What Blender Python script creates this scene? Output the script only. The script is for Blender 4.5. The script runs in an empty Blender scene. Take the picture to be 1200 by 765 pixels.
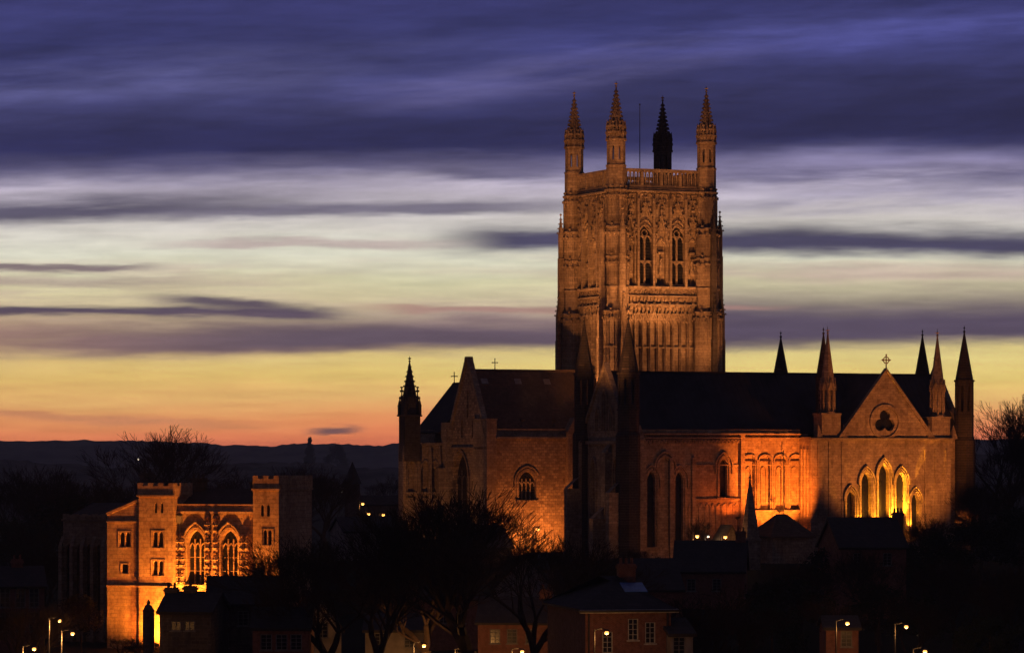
import bpy, math, random
from mathutils import Vector, Matrix
from mathutils.geometry import tessellate_polygon

# ------------------------------------------------------------------ camera
F_PX = 4095.0            # focal length in pixels of the 1200 wide photograph
CAM_Z = 13.0
HOR = 530.0
sc = bpy.context.scene
cam_d = bpy.data.cameras.new('camera')
cam = bpy.data.objects.new('camera', cam_d)
sc.collection.objects.link(cam)
cam.location = (0, 0, CAM_Z)
cam.rotation_euler = (math.radians(90), 0, 0)
cam_d.sensor_width = 36.0
cam_d.lens = 36.0 * F_PX / 1200.0
cam_d.shift_y = (HOR - 382.5) / 1200.0
cam_d.clip_start = 1.0
cam_d.clip_end = 30000.0
sc.camera = cam
sc.view_settings.view_transform = 'Standard'
sc.view_settings.look = 'None'
sc.view_settings.exposure = 0.0
sc.view_settings.gamma = 1.0
sc.view_settings.use_curve_mapping = False
sc.cycles.max_bounces = 4
sc.cycles.diffuse_bounces = 2
sc.cycles.glossy_bounces = 2
sc.cycles.volume_bounces = 0
sc.cycles.use_light_tree = True
sc.cycles.sample_clamp_indirect = 3.0

def lin(c):
    r = []
    for x in c:
        x = x / 255.0
        r.append(x / 12.92 if x <= 0.04045 else ((x + 0.055) / 1.055) ** 2.4)
    return (r[0], r[1], r[2], 1.0)

# ------------------------------------------------------------------ node maths
class N:
    """A shader value that can be combined with + - * /."""
    def __init__(s, t, sock): s.t, s.s = t, sock
    def _m(s, op, *o):
        n = s.t.nodes.new('ShaderNodeMath'); n.operation = op
        s.t.links.new(s.s, n.inputs[0])
        for i, v in enumerate(o):
            if isinstance(v, N): s.t.links.new(v.s, n.inputs[i + 1])
            else: n.inputs[i + 1].default_value = v
        return N(s.t, n.outputs[0])
    def __add__(s, o): return s._m('ADD', o)
    def __sub__(s, o): return s._m('SUBTRACT', o)
    def __mul__(s, o): return s._m('MULTIPLY', o)
    def __truediv__(s, o): return s._m('DIVIDE', o)
    def max(s, o): return s._m('MAXIMUM', o)
    def min(s, o): return s._m('MINIMUM', o)
    def abs(s): return s._m('ABSOLUTE')
    def clamp(s): return s.max(0.0).min(1.0)
    def step(s, a, b, o0=0.0, o1=1.0):
        n = s.t.nodes.new('ShaderNodeMapRange'); n.interpolation_type = 'SMOOTHSTEP'
        s.t.links.new(s.s, n.inputs[0])
        for i, v in enumerate((a, b, o0, o1)): n.inputs[i + 1].default_value = v
        return N(s.t, n.outputs[0])
def vec(t, x, y, z=0.0):
    n = t.nodes.new('ShaderNodeCombineXYZ')
    for i, v in enumerate((x, y, z)):
        if isinstance(v, N): t.links.new(v.s, n.inputs[i])
        else: n.inputs[i].default_value = v
    return n.outputs[0]
def noise(t, v, scale=1.0, detail=4.0, rough=0.55, dist=0.0):
    n = t.nodes.new('ShaderNodeTexNoise')
    if v is not None: t.links.new(v, n.inputs['Vector'])
    n.inputs['Scale'].default_value = scale; n.inputs['Detail'].default_value = detail
    n.inputs['Roughness'].default_value = rough; n.inputs['Distortion'].default_value = dist
    return N(t, n.outputs[0])
def ramp(t, fac, stops, interp='LINEAR'):
    n = t.nodes.new('ShaderNodeValToRGB'); t.links.new(fac.s, n.inputs[0])
    n.color_ramp.interpolation = interp
    e = n.color_ramp.elements
    while len(e) > 1: e.remove(e[0])
    e[0].position = stops[0][0]; e[0].color = stops[0][1]
    for p, c in stops[1:]:
        x = e.new(p); x.color = c
    return n.outputs[0]
def mixc(t, fac, a, b, mode='MIX'):
    n = t.nodes.new('ShaderNodeMix'); n.data_type = 'RGBA'; n.blend_type = mode
    if isinstance(fac, N): t.links.new(fac.s, n.inputs[0])
    else: n.inputs[0].default_value = fac
    for i, v in ((6, a), (7, b)):
        if isinstance(v, (tuple, list)): n.inputs[i].default_value = v
        else: t.links.new(v, n.inputs[i])
    return n.outputs[2]

# ------------------------------------------------------------------ dusk sky
W = bpy.data.worlds.new('World'); sc.world = W; W.use_nodes = True
t = W.node_tree; t.nodes.clear()
tc = t.nodes.new('ShaderNodeTexCoord')
sp = t.nodes.new('ShaderNodeSeparateXYZ'); t.links.new(tc.outputs['Generated'], sp.inputs[0])
dx, dy, dz = (N(t, sp.outputs[i]) for i in range(3))
yy = dy.abs().max(0.15)
A = dx / yy * 4.095            # bearing from the sunset, 1.0 = 14 degrees
H0 = dz / yy * 4.095           # height above the horizon in the same unit
warp = noise(t, vec(t, A * 1.6, H0 * 9.0), 1.0, 5.0, 0.55) - 0.5
warp2 = noise(t, vec(t, A * 7.0, H0 * 60.0, 3.0), 1.0, 4.0, 0.6) - 0.5
H = H0 + warp * 0.040 + warp2 * 0.018
hs = H / 1.2
S = lambda y: max(0.0, (530 - y) / 1000.0 / 1.2)
base = ramp(t, hs, [
    (S(530), lin((150, 76, 66))), (S(520), lin((206, 104, 76))), (S(508), lin((229, 128, 84))),
    (S(490), lin((233, 152, 94))), (S(468), lin((237, 188, 114))), (S(440), lin((238, 208, 120))),
    (S(415), lin((234, 213, 136))), (S(380), lin((222, 202, 156))), (S(330), lin((218, 212, 172))),
    (S(300), lin((222, 220, 200))), (S(262), lin((218, 212, 206))), (S(225), lin((200, 190, 206))),
    (S(195), lin((150, 142, 178))), (S(160), lin((76, 76, 124))), (S(90), lin((62, 64, 120))),
    (S(0), lin((52, 53, 106))), (S(-300), lin((30, 31, 66))), (1.0, lin((16, 17, 38)))])
# warmer to the left, along the horizon
left = A.step(0.15, -0.62) * H.step(0.20, 0.07)
base = mixc(t, left * 0.30, base, lin((206, 132, 84)))
pink = noise(t, vec(t, A * 2.2 + 5.0, H0 * 22.0, 1.0), 1.0, 4.0) .step(0.45, 0.75) * H.step(0.09, 0.14) * H.step(0.30, 0.2)
base = mixc(t, pink * 0.65, base, lin((190, 162, 156)))

def cloud(col, y, up, dn, x0, x1, soft, slope=0.0, amt=1.0, ns=(3.0, 40.0), lo=0.30, hi=0.62, seed=0.0):
    """One stratus bank: height y, its soft upper and lower thickness, its bearings x0..x1."""
    global base
    a0 = (x0 + x1) / 2000.0 - 0.6
    d = H - (530 - y) / 1000.0 + (A - a0) * slope
    m = d.step(up / 820.0, up / 9000.0) * d.step(-dn / 900.0, -dn / 5000.0)
    if x0 > -200: m = m * A.step(x0 / 1000 - 0.6 - soft, x0 / 1000 - 0.6 + soft)
    if x1 < 1400: m = m * A.step(x1 / 1000 - 0.6 + soft, x1 / 1000 - 0.6 - soft)
    g = noise(t, vec(t, A * ns[0], H0 * ns[1] + A * (slope * ns[1]), 10.0 + seed), 1.0, 5.0, 0.6).step(lo, hi)
    base = mixc(t, (m * g * amt).clamp(), base, lin(col))

# upper deck
cloud((100, 100, 156), 108, 30, 36, -900, 480, .2, slope=-0.05, amt=.85, lo=.2, ns=(2.5, 26.0), seed=1)
cloud((104, 100, 150), 86, 22, 30, 430, 860, .14, slope=-0.14, amt=.75, seed=2, lo=.2)
cloud((88, 90, 165), 28, 26, 34, 700, 1600, .2, slope=-0.07, amt=.7, seed=3, lo=.2)
cloud((38, 40, 84), 156, 62, 50, -900, 2200, .1, slope=-0.03, amt=1.0, ns=(1.2, 12.0), lo=-.1, hi=.4, seed=4)
cloud((36, 39, 86), 50, 60, 40, -900, 2200, .1, slope=-0.05, amt=.8, ns=(2.0, 14.0), lo=.30, hi=.66, seed=5)
cloud((38, 39, 80), 96, 40, 40, 640, 2200, .12, slope=-0.02, amt=.8, ns=(1.5, 12.0), lo=.1, hi=.55, seed=15)
cloud((72, 70, 105), 198, 14, 20, -900, 2200, .1, slope=.012, amt=.55, ns=(4.0, 40.0), lo=.3, hi=.6, seed=6)
cloud((90, 86, 120), 206, 8, 12, 480, 760, .08, amt=.7, ns=(9.0, 90.0), seed=7)
cloud((96, 92, 128), 205, 14, 22, 860, 2200, .1, amt=.6, ns=(6.0, 60.0), lo=.35, hi=.6, seed=7.5)
# middle bands
cloud((84, 80, 106), 257, 24, 19, -900, 330, .2, slope=-0.035, amt=.95, lo=.05, hi=.45, seed=8)
cloud((104, 98, 124), 246, 11, 11, 180, 680, .16, slope=-0.018, amt=.85, lo=.15, hi=.5, seed=9)
cloud((74, 72, 100), 287, 22, 21, 540, 2200, .07, slope=.006, amt=1.0, ns=(2.5, 30.0), lo=.0, hi=.35, seed=10)
cloud((120, 104, 112), 314, 5, 6, -900, 170, .05, amt=.9, lo=.1, hi=.4, seed=11)
cloud((170, 142, 140), 342, 26, 26, -900, 320, .2, amt=.5, ns=(3.0, 50.0), seed=12)
# mauve bank over the sunset
cloud((84, 74, 92), 368, 9, 9, -900, 400, .05, amt=1.0, ns=(4.0, 50.0), lo=.15, hi=.42, seed=13)
cloud((84, 74, 92), 357, 8, 9, 190, 345, .05, slope=.05, amt=.95, ns=(6.0, 60.0), lo=.15, hi=.4, seed=13.5)
cloud((158, 122, 114), 401, 30, 22, -900, 520, .3, amt=.95, ns=(2.5, 36.0), lo=.12, hi=.55, seed=14)
cloud((98, 84, 98), 396, 36, 20, 120, 900, .26, slope=-0.012, amt=1.0, ns=(2.0, 30.0), lo=-.25, hi=.2, seed=16)
cloud((150, 122, 130), 362, 30, 30, 470, 900, .12, amt=.45, ns=(3.0, 40.0), lo=.3, hi=.6, seed=16.5)
cloud((86, 76, 96), 384, 56, 25, 740, 2200, .1, slope=-0.006, amt=1.0, ns=(1.6, 24.0), lo=-.25, hi=.25, seed=17)
cloud((176, 148, 150), 288, 7, 8, 200, 520, .08, amt=.6, ns=(4.0, 50.0), lo=.2, hi=.5, seed=21)
cloud((160, 136, 136), 330, 9, 10, -900, 260, .12, amt=.6, ns=(4.0, 50.0), lo=.25, hi=.5, seed=22)
cloud((170, 130, 122), 361, 5, 6, 440, 900, .06, amt=.8, ns=(5.0, 60.0), lo=.25, hi=.5, seed=23)
cloud((196, 170, 160), 320, 14, 14, 840, 1700, .12, amt=.6, ns=(3.0, 36.0), lo=.25, hi=.55, seed=24)
cloud((150, 144, 172), 222, 22, 20, 840, 1700, .1, slope=-.05, amt=.7, ns=(4.0, 36.0), lo=.3, hi=.6, seed=25)
cloud((196, 128, 92), 464, 6, 9, -900, 260, .1, slope=.05, amt=.75, ns=(4.0, 60.0), lo=.05, hi=.5, seed=18)
cloud((104, 78, 80), 503, 5, 4, 366, 418, .02, amt=.95, ns=(4.0, 60.0), lo=.0, hi=.2, seed=19)
# torn texture of the upper deck and fine streaks everywhere
tex = noise(t, vec(t, A * 2.4 + H0 * 3.0, H0 * 13.0 - A * 2.2, 31.0), 1.0, 6.0, 0.62).step(.30, .70, .74, 1.22)
tex = (tex - 1.0) * H.step(.10, .40) + 1.0
fine = noise(t, vec(t, A * 8.0, H0 * 95.0, 41.0), 1.0, 5.0, 0.65).step(.25, .75, .88, 1.09)
vv = tex * fine
cb = t.nodes.new('ShaderNodeCombineColor')
for i in range(3): t.links.new(vv.s, cb.inputs[i])
base = mixc(t, 1.0, base, cb.outputs[0], 'MULTIPLY')
# the sky away from the sunset, and overhead, has gone dark
back = dy.step(0.35, -0.35)
base = mixc(t, back, base, lin((60, 53, 66)))
over = dz.step(0.18, 0.6)
base = mixc(t, over, base, lin((52, 48, 68)))
sky = t.nodes.new('ShaderNodeTexSky'); sky.sky_type = 'NISHITA'; sky.sun_disc = False
sky.sun_elevation = math.radians(-4.0); sky.sun_rotation = math.radians(-6.0); sky.altitude = 30.0
bg = t.nodes.new('ShaderNodeBackground'); t.links.new(base, bg.inputs[0]); bg.inputs[1].default_value = 1.0
t.links.new((H0.step(0.02, 0.32, 1.55, 1.10)).s, bg.inputs[1])   # the sky's own strength, before the haze dims it near the horizon
bg2 = t.nodes.new('ShaderNodeBackground'); t.links.new(sky.outputs[0], bg2.inputs[0]); bg2.inputs[1].default_value = 0.05
ad = t.nodes.new('ShaderNodeAddShader'); t.links.new(bg.outputs[0], ad.inputs[0]); t.links.new(bg2.outputs[0], ad.inputs[1])
ow = t.nodes.new('ShaderNodeOutputWorld'); t.links.new(ad.outputs[0], ow.inputs[0])

# ------------------------------------------------------------------ objects
def link(o): sc.collection.objects.link(o); return o
def empty(name, label, cat, loc=(0, 0, 0), rz=0.0, group=None):
    o = link(bpy.data.objects.new(name, None)); o.location = loc; o.rotation_euler = (0, 0, rz)
    o.empty_display_size = 0.5
    o['label'] = label; o['category'] = cat
    if group: o['group'] = group
    return o
def tag(o, label=None, cat=None, group=None, kind=None):
    if label: o['label'] = label
    if cat: o['category'] = cat
    if group: o['group'] = group
    if kind: o['kind'] = kind
    return o

class Fr:
    """A wall frame: a runs along the wall, h is height, out points away from the wall."""
    def __init__(s, o, ang, out=None):
        s.o = Vector(o); s.x = Vector((math.cos(ang), math.sin(ang), 0))
        s.n = Vector((math.sin(ang), -math.cos(ang), 0)); s.ang = ang
    def p(s, a, h, out=0.0): return s.o + s.x * a + s.n * out + Vector((0, 0, h))
    def sub(s, a, out=0.0): return Fr(s.o + s.x * a + s.n * out, s.ang)

class MB:
    def __init__(s): s.v = []; s.f = []
    def poly(s, pts):
        b = len(s.v); s.v += [tuple(p) for p in pts]; s.f.append(tuple(range(b, b + len(pts))))
    def box(s, x0, x1, y0, y1, z0, z1):
        s.hexa([(x0, y0, z0), (x1, y0, z0), (x1, y1, z0), (x0, y1, z0), (x0, y0, z1), (x1, y0, z1), (x1, y1, z1), (x0, y1, z1)])
    def hexa(s, p):
        b = len(s.v); s.v += [tuple(q) for q in p]
        for f in ((3, 2, 1, 0), (4, 5, 6, 7), (0, 1, 5, 4), (1, 2, 6, 5), (2, 3, 7, 6), (3, 0, 4, 7)):
            s.f.append(tuple(b + i for i in f))
    def fbox(s, F, a0, a1, h0, h1, o0, o1):
        s.hexa([F.p(a0, h0, o1), F.p(a1, h0, o1), F.p(a1, h0, o0), F.p(a0, h0, o0),
                F.p(a0, h1, o1), F.p(a1, h1, o1), F.p(a1, h1, o0), F.p(a0, h1, o0)])
    def prism(s, cx, cy, r0, z0, z1, r1=None, n=8, rot=None, caps=True):
        if r1 is None: r1 = r0
        if rot is None: rot = math.pi / n
        b = len(s.v)
        for r, z in ((r0, z0), (r1, z1)):
            for i in range(n):
                a = rot + 2 * math.pi * i / n
                s.v.append((cx + r * math.cos(a), cy + r * math.sin(a), z))
        for i in range(n):
            j = (i + 1) % n; s.f.append((b + i, b + j, b + n + j, b + n + i))
        if caps:
            s.f.append(tuple(b + n + i for i in range(n))); s.f.append(tuple(b + i for i in reversed(range(n))))
    def tube(s, p, q, r0, r1=None, n=6):
        p = Vector(p); q = Vector(q); r1 = r0 if r1 is None else r1
        d = (q - p); 
        if d.length < 1e-6: return
        d.normalize(); u = d.orthogonal().normalized(); w = d.cross(u); b = len(s.v)
        for c, r in ((p, r0), (q, r1)):
            for i in range(n):
                a = 2 * math.pi * i / n
                s.v.append(tuple(c + u * (r * math.cos(a)) + w * (r * math.sin(a))))
        for i in range(n):
            j = (i + 1) % n; s.f.append((b + i, b + j, b + n + j, b + n + i))
        s.f.append(tuple(b + n + i for i in range(n))); s.f.append(tuple(b + i for i in reversed(range(n))))
    def ball(s, c, rx, ry=None, rz=None, n=8, m=6):
        ry = ry or rx; rz = rz or rx; b = len(s.v)
        for j in range(m + 1):
            ph = math.pi * j / m
            for i in range(n):
                a = 2 * math.pi * i / n
                s.v.append((c[0] + rx * math.sin(ph) * math.cos(a), c[1] + ry * math.sin(ph) * math.sin(a), c[2] - rz * math.cos(ph)))
        for j in range(m):
            for i in range(n):
                k = (i + 1) % n
                s.f.append((b + j * n + i, b + j * n + k, b + (j + 1) * n + k, b + (j + 1) * n + i))
    def panel(s, F, outer, holes, depth, out=0.0):
        """A wall sheet with openings and their reveals."""
        loops = [[Vector((a, h, 0)) for a, h in L] for L in [outer] + holes]
        tris = tessellate_polygon(loops)
        flat = [q for L in loops for q in L]; b = len(s.v)
        s.v += [tuple(F.p(q.x, q.y, out)) for q in flat]
        for tr in tris:
            x = [flat[i] for i in tr]
            ar = (x[1].x - x[0].x) * (x[2].y - x[0].y) - (x[2].x - x[0].x) * (x[1].y - x[0].y)
            s.f.append(tuple(b + i for i in (tr if ar > 0 else tr[::-1])))
        for L in holes:
            n = len(L)
            for i in range(n):
                (a0, h0), (a1, h1) = L[i], L[(i + 1) % n]
                s.poly([F.p(a0, h0, out), F.p(a0, h0, out - depth), F.p(a1, h1, out - depth), F.p(a1, h1, out)])
    def sheet(s, F, L, out): s.poly([F.p(a, h, out) for a, h in L])
    def band(s, F, path, w, o0, o1, closed=False):
        """A moulding of width w that follows a path on the wall."""
        n = len(path); ring = []
        for i in range(n):
            p = Vector(path[i]).to_2d() if False else Vector((path[i][0], path[i][1]))
            if closed: a = Vector(path[i - 1]); c = Vector(path[(i + 1) % n])
            else: a = Vector(path[max(0, i - 1)]); c = Vector(path[min(n - 1, i + 1)])
            d = Vector((c[0] - a[0], c[1] - a[1])); d = d.normalized() if d.length > 0 else Vector((1, 0))
            e = Vector((-d.y, d.x)) * (w / 2)
            ring.append([F.p(p.x - e.x, p.y - e.y, o0), F.p(p.x - e.x, p.y - e.y, o1), F.p(p.x + e.x, p.y + e.y, o1), F.p(p.x + e.x, p.y + e.y, o0)])
        b = len(s.v)
        for r in ring: s.v += [tuple(q) for q in r]
        m = n if closed else n - 1
        for i in range(m):
            j = (i + 1) % n
            for k in range(4):
                l = (k + 1) % 4; s.f.append((b + i * 4 + k, b + i * 4 + l, b + j * 4 + l, b + j * 4 + k))
        if not closed:
            s.f.append((b, b + 3, b + 2, b + 1)); e = b + (n - 1) * 4; s.f.append((e, e + 1, e + 2, e + 3))
    def build(s, name, mat, parent=None, smooth=False):
        me = bpy.data.meshes.new(name); me.from_pydata(s.v, [], s.f); me.update()
        me.materials.append(mat)
        if smooth:
            for p in me.polygons: p.use_smooth = True
        o = link(bpy.data.objects.new(name, me))
        if parent: o.parent = parent
        return o

def arch(c, w, z0, zs, rise, n=6):
    """Pointed-arch outline, counter-clockwise from the bottom left... bottom right first."""
    r = (w * w / 4 + rise * rise) / w; L = c - w / 2; R = c + w / 2
    a1 = math.atan2(rise, c - (R - r))
    pts = [(L, z0), (R, z0)]
    for i in range(n + 1):
        a = a1 * i / n; pts.append((R - r + r * math.cos(a), zs + r * math.sin(a)))
    for i in range(n - 1, -1, -1):
        a = a1 * i / n; pts.append((L + r - r * math.cos(a), zs + r * math.sin(a)))
    return pts
def archline(c, w, z0, zs, rise, n=6):
    p = arch(c, w, z0, zs, rise, n); return [(c + w / 2, z0)] + p[2:] + [(c - w / 2, z0)]
def rect(a0, a1, h0, h1): return [(a0, h0), (a1, h0), (a1, h1), (a0, h1)]

# ------------------------------------------------------------------ materials
def newmat(name):
    m = bpy.data.materials.new(name); m.use_nodes = True; t = m.node_tree
    return m, t, t.nodes['Principled BSDF']
def masonry(name, c1, c2, stain, bw=0.7, bh=0.32, mortar=(0.17, 0.13, 0.10, 1), msize=0.018, var=1.0, bump=0.2):
    m, t, b = newmat(name)
    tc = t.nodes.new('ShaderNodeTexCoord'); s = t.nodes.new('ShaderNodeSeparateXYZ'); t.links.new(tc.outputs['Object'], s.inputs[0])
    x, y, z = (N(t, s.outputs[i]) for i in range(3))
    v = vec(t, x + y, z)
    br = t.nodes.new('ShaderNodeTexBrick'); t.links.new(v, br.inputs['Vector'])
    br.inputs['Scale'].default_value = 1.0; br.inputs['Brick Width'].default_value = bw; br.inputs['Row Height'].default_value = bh
    br.inputs['Mortar Size'].default_value = msize; br.inputs['Color1'].default_value = c1; br.inputs['Color2'].default_value = c2
    br.inputs['Mortar'].default_value = mortar; br.inputs['Mortar Smooth'].default_value = 0.4
    obj = tc.outputs['Object']
    n1 = noise(t, obj, 0.22, 6, 0.62); n2 = noise(t, obj, 1.6, 5, 0.65)
    streak = noise(t, vec(t, x * 1.3, y * 1.3, z * 0.16), 1.0, 5, 0.6)
    col = mixc(t, n1.step(0.38, 0.66) * 0.55 * var, br.outputs['Color'], stain)
    col = mixc(t, streak.step(0.50, 0.72) * 0.55 * var, col, stain)
    n3 = noise(t, obj, 3.2, 3, 0.7)
    col = mixc(t, n2.step(0.3, 0.7) * 0.5, col, (0.5, 0.42, 0.32, 1), 'MULTIPLY')
    col = mixc(t, n3.step(0.45, 0.7) * 0.5, col, (0.45, 0.38, 0.3, 1), 'MULTIPLY')
    t.links.new(col, b.inputs['Base Color']); b.inputs['Roughness'].default_value = 0.9
    b.inputs['Specular IOR Level'].default_value = 0.2
    bp = t.nodes.new('ShaderNodeBump'); bp.inputs['Strength'].default_value = bump; bp.inputs['Distance'].default_value = 0.08
    hgt = n2 + N(t, br.outputs['Fac']) * -0.2
    t.links.new(hgt.s, bp.inputs['Height']); t.links.new(bp.outputs[0], b.inputs['Normal'])
    return m
def plain(name, col, rough=0.8, metal=0.0, scale=1.0, var=0.4, dark=None, spec=0.4, bump=0.0):
    m, t, b = newmat(name)
    tc = t.nodes.new('ShaderNodeTexCoord'); n = noise(t, tc.outputs['Object'], scale, 5, 0.6)
    d = dark or tuple(c * 0.45 for c in col[:3]) + (1,)
    t.links.new(mixc(t, n.step(0.35, 0.7) * (var * 2), tuple(col[:3]) + (1,), d), b.inputs['Base Color'])
    b.inputs['Roughness'].default_value = rough; b.inputs['Metallic'].default_value = metal
    b.inputs['Specular IOR Level'].default_value = spec
    if bump:
        bp = t.nodes.new('ShaderNodeBump'); bp.inputs['Strength'].default_value = bump; bp.inputs['Distance'].default_value = 0.1
        t.links.new(n.s, bp.inputs['Height']); t.links.new(bp.outputs[0], b.inputs['Normal'])
    return m
def roofing(name, c1, c2, bw=0.35, bh=0.25, rough=0.6):
    m, t, b = newmat(name)
    tc = t.nodes.new('ShaderNodeTexCoord'); s = t.nodes.new('ShaderNodeSeparateXYZ'); t.links.new(tc.outputs['Object'], s.inputs[0])
    x, y, z = (N(t, s.outputs[i]) for i in range(3))
    br = t.nodes.new('ShaderNodeTexBrick'); t.links.new(vec(t, x + y * 0.31, z), br.inputs['Vector'])
    br.inputs['Scale'].default_value = 1.0; br.inputs['Brick Width'].default_value = bw; br.inputs['Row Height'].default_value = bh
    br.inputs['Mortar Size'].default_value = 0.012; br.inputs['Color1'].default_value = c1; br.inputs['Color2'].default_value = c2
    br.inputs['Mortar'].default_value = tuple(c * 0.4 for c in c1[:3]) + (1,)
    n1 = noise(t, tc.outputs['Object'], 0.5, 6, 0.65)
    t.links.new(mixc(t, n1.step(0.35, 0.7) * 0.6, br.outputs['Color'], tuple(c * 0.5 for c in c1[:3]) + (1,)), b.inputs['Base Color'])
    b.inputs['Roughness'].default_value = rough; b.inputs['Specular IOR Level'].default_value = 0.15
    bp = t.nodes.new('ShaderNodeBump'); bp.inputs['Strength'].default_value = 0.3; bp.inputs['Distance'].default_value = 0.05
    t.links.new(br.outputs['Fac'], bp.inputs['Height']); t.links.new(bp.outputs[0], b.inputs['Normal'])
    return m
def glow(name, col, strength):
    m, t, b = newmat(name)
    b.inputs['Base Color'].default_value = (0.8, 0.7, 0.5, 1)
    b.inputs['Emission Color'].default_value = col; b.inputs['Emission Strength'].default_value = strength
    return m
M = {}
HAZE = 0.00012
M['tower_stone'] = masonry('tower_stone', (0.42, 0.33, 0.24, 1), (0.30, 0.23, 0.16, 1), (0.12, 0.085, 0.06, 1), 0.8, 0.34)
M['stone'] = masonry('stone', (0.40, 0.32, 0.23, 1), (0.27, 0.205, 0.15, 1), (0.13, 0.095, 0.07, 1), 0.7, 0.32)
M['rubble'] = masonry('rubble', (0.46, 0.35, 0.24, 1), (0.20, 0.14, 0.10, 1), (0.15, 0.11, 0.08, 1), 0.55, 0.36, msize=0.035)
M['trim'] = masonry('trim', (0.45, 0.37, 0.28, 1), (0.36, 0.29, 0.21, 1), (0.17, 0.13, 0.09, 1), 1.4, 0.4, bump=0.1)
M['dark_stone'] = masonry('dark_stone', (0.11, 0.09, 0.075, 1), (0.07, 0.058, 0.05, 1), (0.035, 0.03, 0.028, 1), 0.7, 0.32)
M['shaded_stone'] = masonry('shaded_stone', (0.055, 0.045, 0.038, 1), (0.036, 0.030, 0.026, 1), (0.02, 0.017, 0.016, 1), 0.7, 0.32)  # stone darkened in colour, so floodlit turrets still read as unlit silhouettes
M['gate_stone'] = masonry('gate_stone', (0.50, 0.36, 0.24, 1), (0.36, 0.24, 0.16, 1), (0.20, 0.13, 0.09, 1), 0.75, 0.36, bump=0.15)
M['brick'] = masonry('brick', (0.20, 0.058, 0.032, 1), (0.13, 0.038, 0.022, 1), (0.10, 0.04, 0.03, 1), 0.225, 0.075, (0.25, 0.2, 0.16, 1), 0.01, var=0.6)
M['slate'] = roofing('slate', (0.050, 0.045, 0.042, 1), (0.032, 0.030, 0.030, 1), rough=0.8)
M['lead'] = plain('lead', (0.040, 0.040, 0.046, 1), 0.7, 0.0, 0.3, spec=0.1)
M['tile'] = roofing('tile', (0.13, 0.085, 0.058, 1), (0.075, 0.05, 0.037, 1), rough=0.85)
M['glass'] = plain('glass', (0.012, 0.012, 0.014, 1), 0.25, 0.0, 1.5, spec=0.3)
M['louvre'] = plain('louvre', (0.022, 0.02, 0.018, 1), 0.9)
M['metal'] = plain('metal', (0.03, 0.03, 0.032, 1), 0.6, 0.4)
M['steel'] = plain('steel', (0.30, 0.29, 0.27, 1), 0.5, 0.5)
M['white'] = plain('white', (0.42, 0.39, 0.34, 1), 0.6, scale=3)
M['frame'] = plain('frame', (0.16, 0.15, 0.14, 1), 0.7, scale=3)
M['render'] = plain('render', (0.22, 0.19, 0.165, 1), 0.9, scale=0.8)
M['bark'] = plain('bark', (0.06, 0.043, 0.03, 1), 0.95, scale=2.0, spec=0.1)
M['twig'] = plain('twig', (0.045, 0.031, 0.022, 1), 0.95, scale=2.0, spec=0.05)
M['leaf'] = plain('leaf', (0.022, 0.030, 0.014, 1), 0.8, scale=0.8, spec=0.1)
M['ground'] = plain('ground', (0.020, 0.022, 0.014, 1), 0.98, scale=0.05, spec=0.02)
M['hill'] = plain('hill', (0.13, 0.12, 0.10, 1), 1.0, dark=(0.02, 0.022, 0.02, 1), scale=0.03, spec=0.0)
M['asphalt'] = plain('asphalt', (0.05, 0.05, 0.05, 1), 0.9, scale=0.6)
M['lamp'] = glow('lamp', (1.0, 0.40, 0.09, 1), 2.6)
M['lamp_white'] = glow('lamp_white', (1.0, 0.9, 0.7, 1), 1.3)
M['lit_window'] = glow('lit_window', (1.0, 0.5, 0.15, 1), 1.2)

def wpt(px, py, D): return Vector(((px - 600) / F_PX * D, D, CAM_Z + (HOR - py) / F_PX * D))
class Site:
    """A building's own plan axes: origin and heading."""
    def __init__(s, px, D, deg, z=0.0):
        s.x0 = (px - 600) / F_PX * D; s.y0 = D; s.a = math.radians(deg); s.z = z
        s.c = math.cos(s.a); s.s = math.sin(s.a)
    def u(s, px, v):
        k = px - 600.0
        return (k * (s.y0 + v * s.c) - F_PX * (s.x0 - v * s.s)) / (F_PX * s.c - k * s.s)
    def h(s, py, u, v): return CAM_Z + (HOR - py) / F_PX * (s.y0 + u * s.s + v * s.c) - s.z
    def w(s, u, v, z=0.0): return Vector((s.x0 + u * s.c - v * s.s, s.y0 + u * s.s + v * s.c, z + s.z))
    def root(s, name, label, cat, group=None): return empty(name, label, cat, (s.x0, s.y0, s.z), s.a, group)
def light(name, loc, target, watts, col=(1.0, 0.33, 0.06), deg=90, size=0.25, blend=0.6):
    d = bpy.data.lights.new(name, 'SPOT'); d.energy = watts; d.color = col; d.spot_size = math.radians(deg); d.spot_blend = blend
    d.shadow_soft_size = size
    o = link(bpy.data.objects.new(name, d)); o.location = loc
    o.rotation_euler = (Vector(target) - Vector(loc)).to_track_quat('-Z', 'Y').to_euler()
    return o
# ================================================================== ground and hills
def gz(x, y):
    """Height of the ground."""
    def sm(a, b, q): q = min(1, max(0, (q - a) / (b - a))); return q * q * (3 - 2 * q)
    z = 11.2 - 17.2 * sm(20, 210, y)
    z += 6.0 * sm(352, 398, y) * sm(-45, -22, x)
    z += -3.0 * sm(500, 900, y)
    return z
def grid(name, xs, ys, fn, mat, smooth=True):
    mb = MB()
    for y in ys:
        for x in xs: mb.v.append((x, y, fn(x, y)))
    n = len(xs)
    for j in range(len(ys) - 1):
        for i in range(n - 1): mb.f.append((j * n + i, j * n + i + 1, (j + 1) * n + i + 1, (j + 1) * n + i))
    return mb.build(name, mat, smooth=smooth)
xs = [-4000, -2000, -1000, -500] + list(range(-300, 301, 10)) + [500, 1000, 2000, 4000]
ys = [-500, -100] + list(range(0, 520, 10)) + [600, 700, 800, 1000, 1500, 2500, 4300]
tag(grid('ground', xs, ys, gz, M['ground']), kind='structure')
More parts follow.
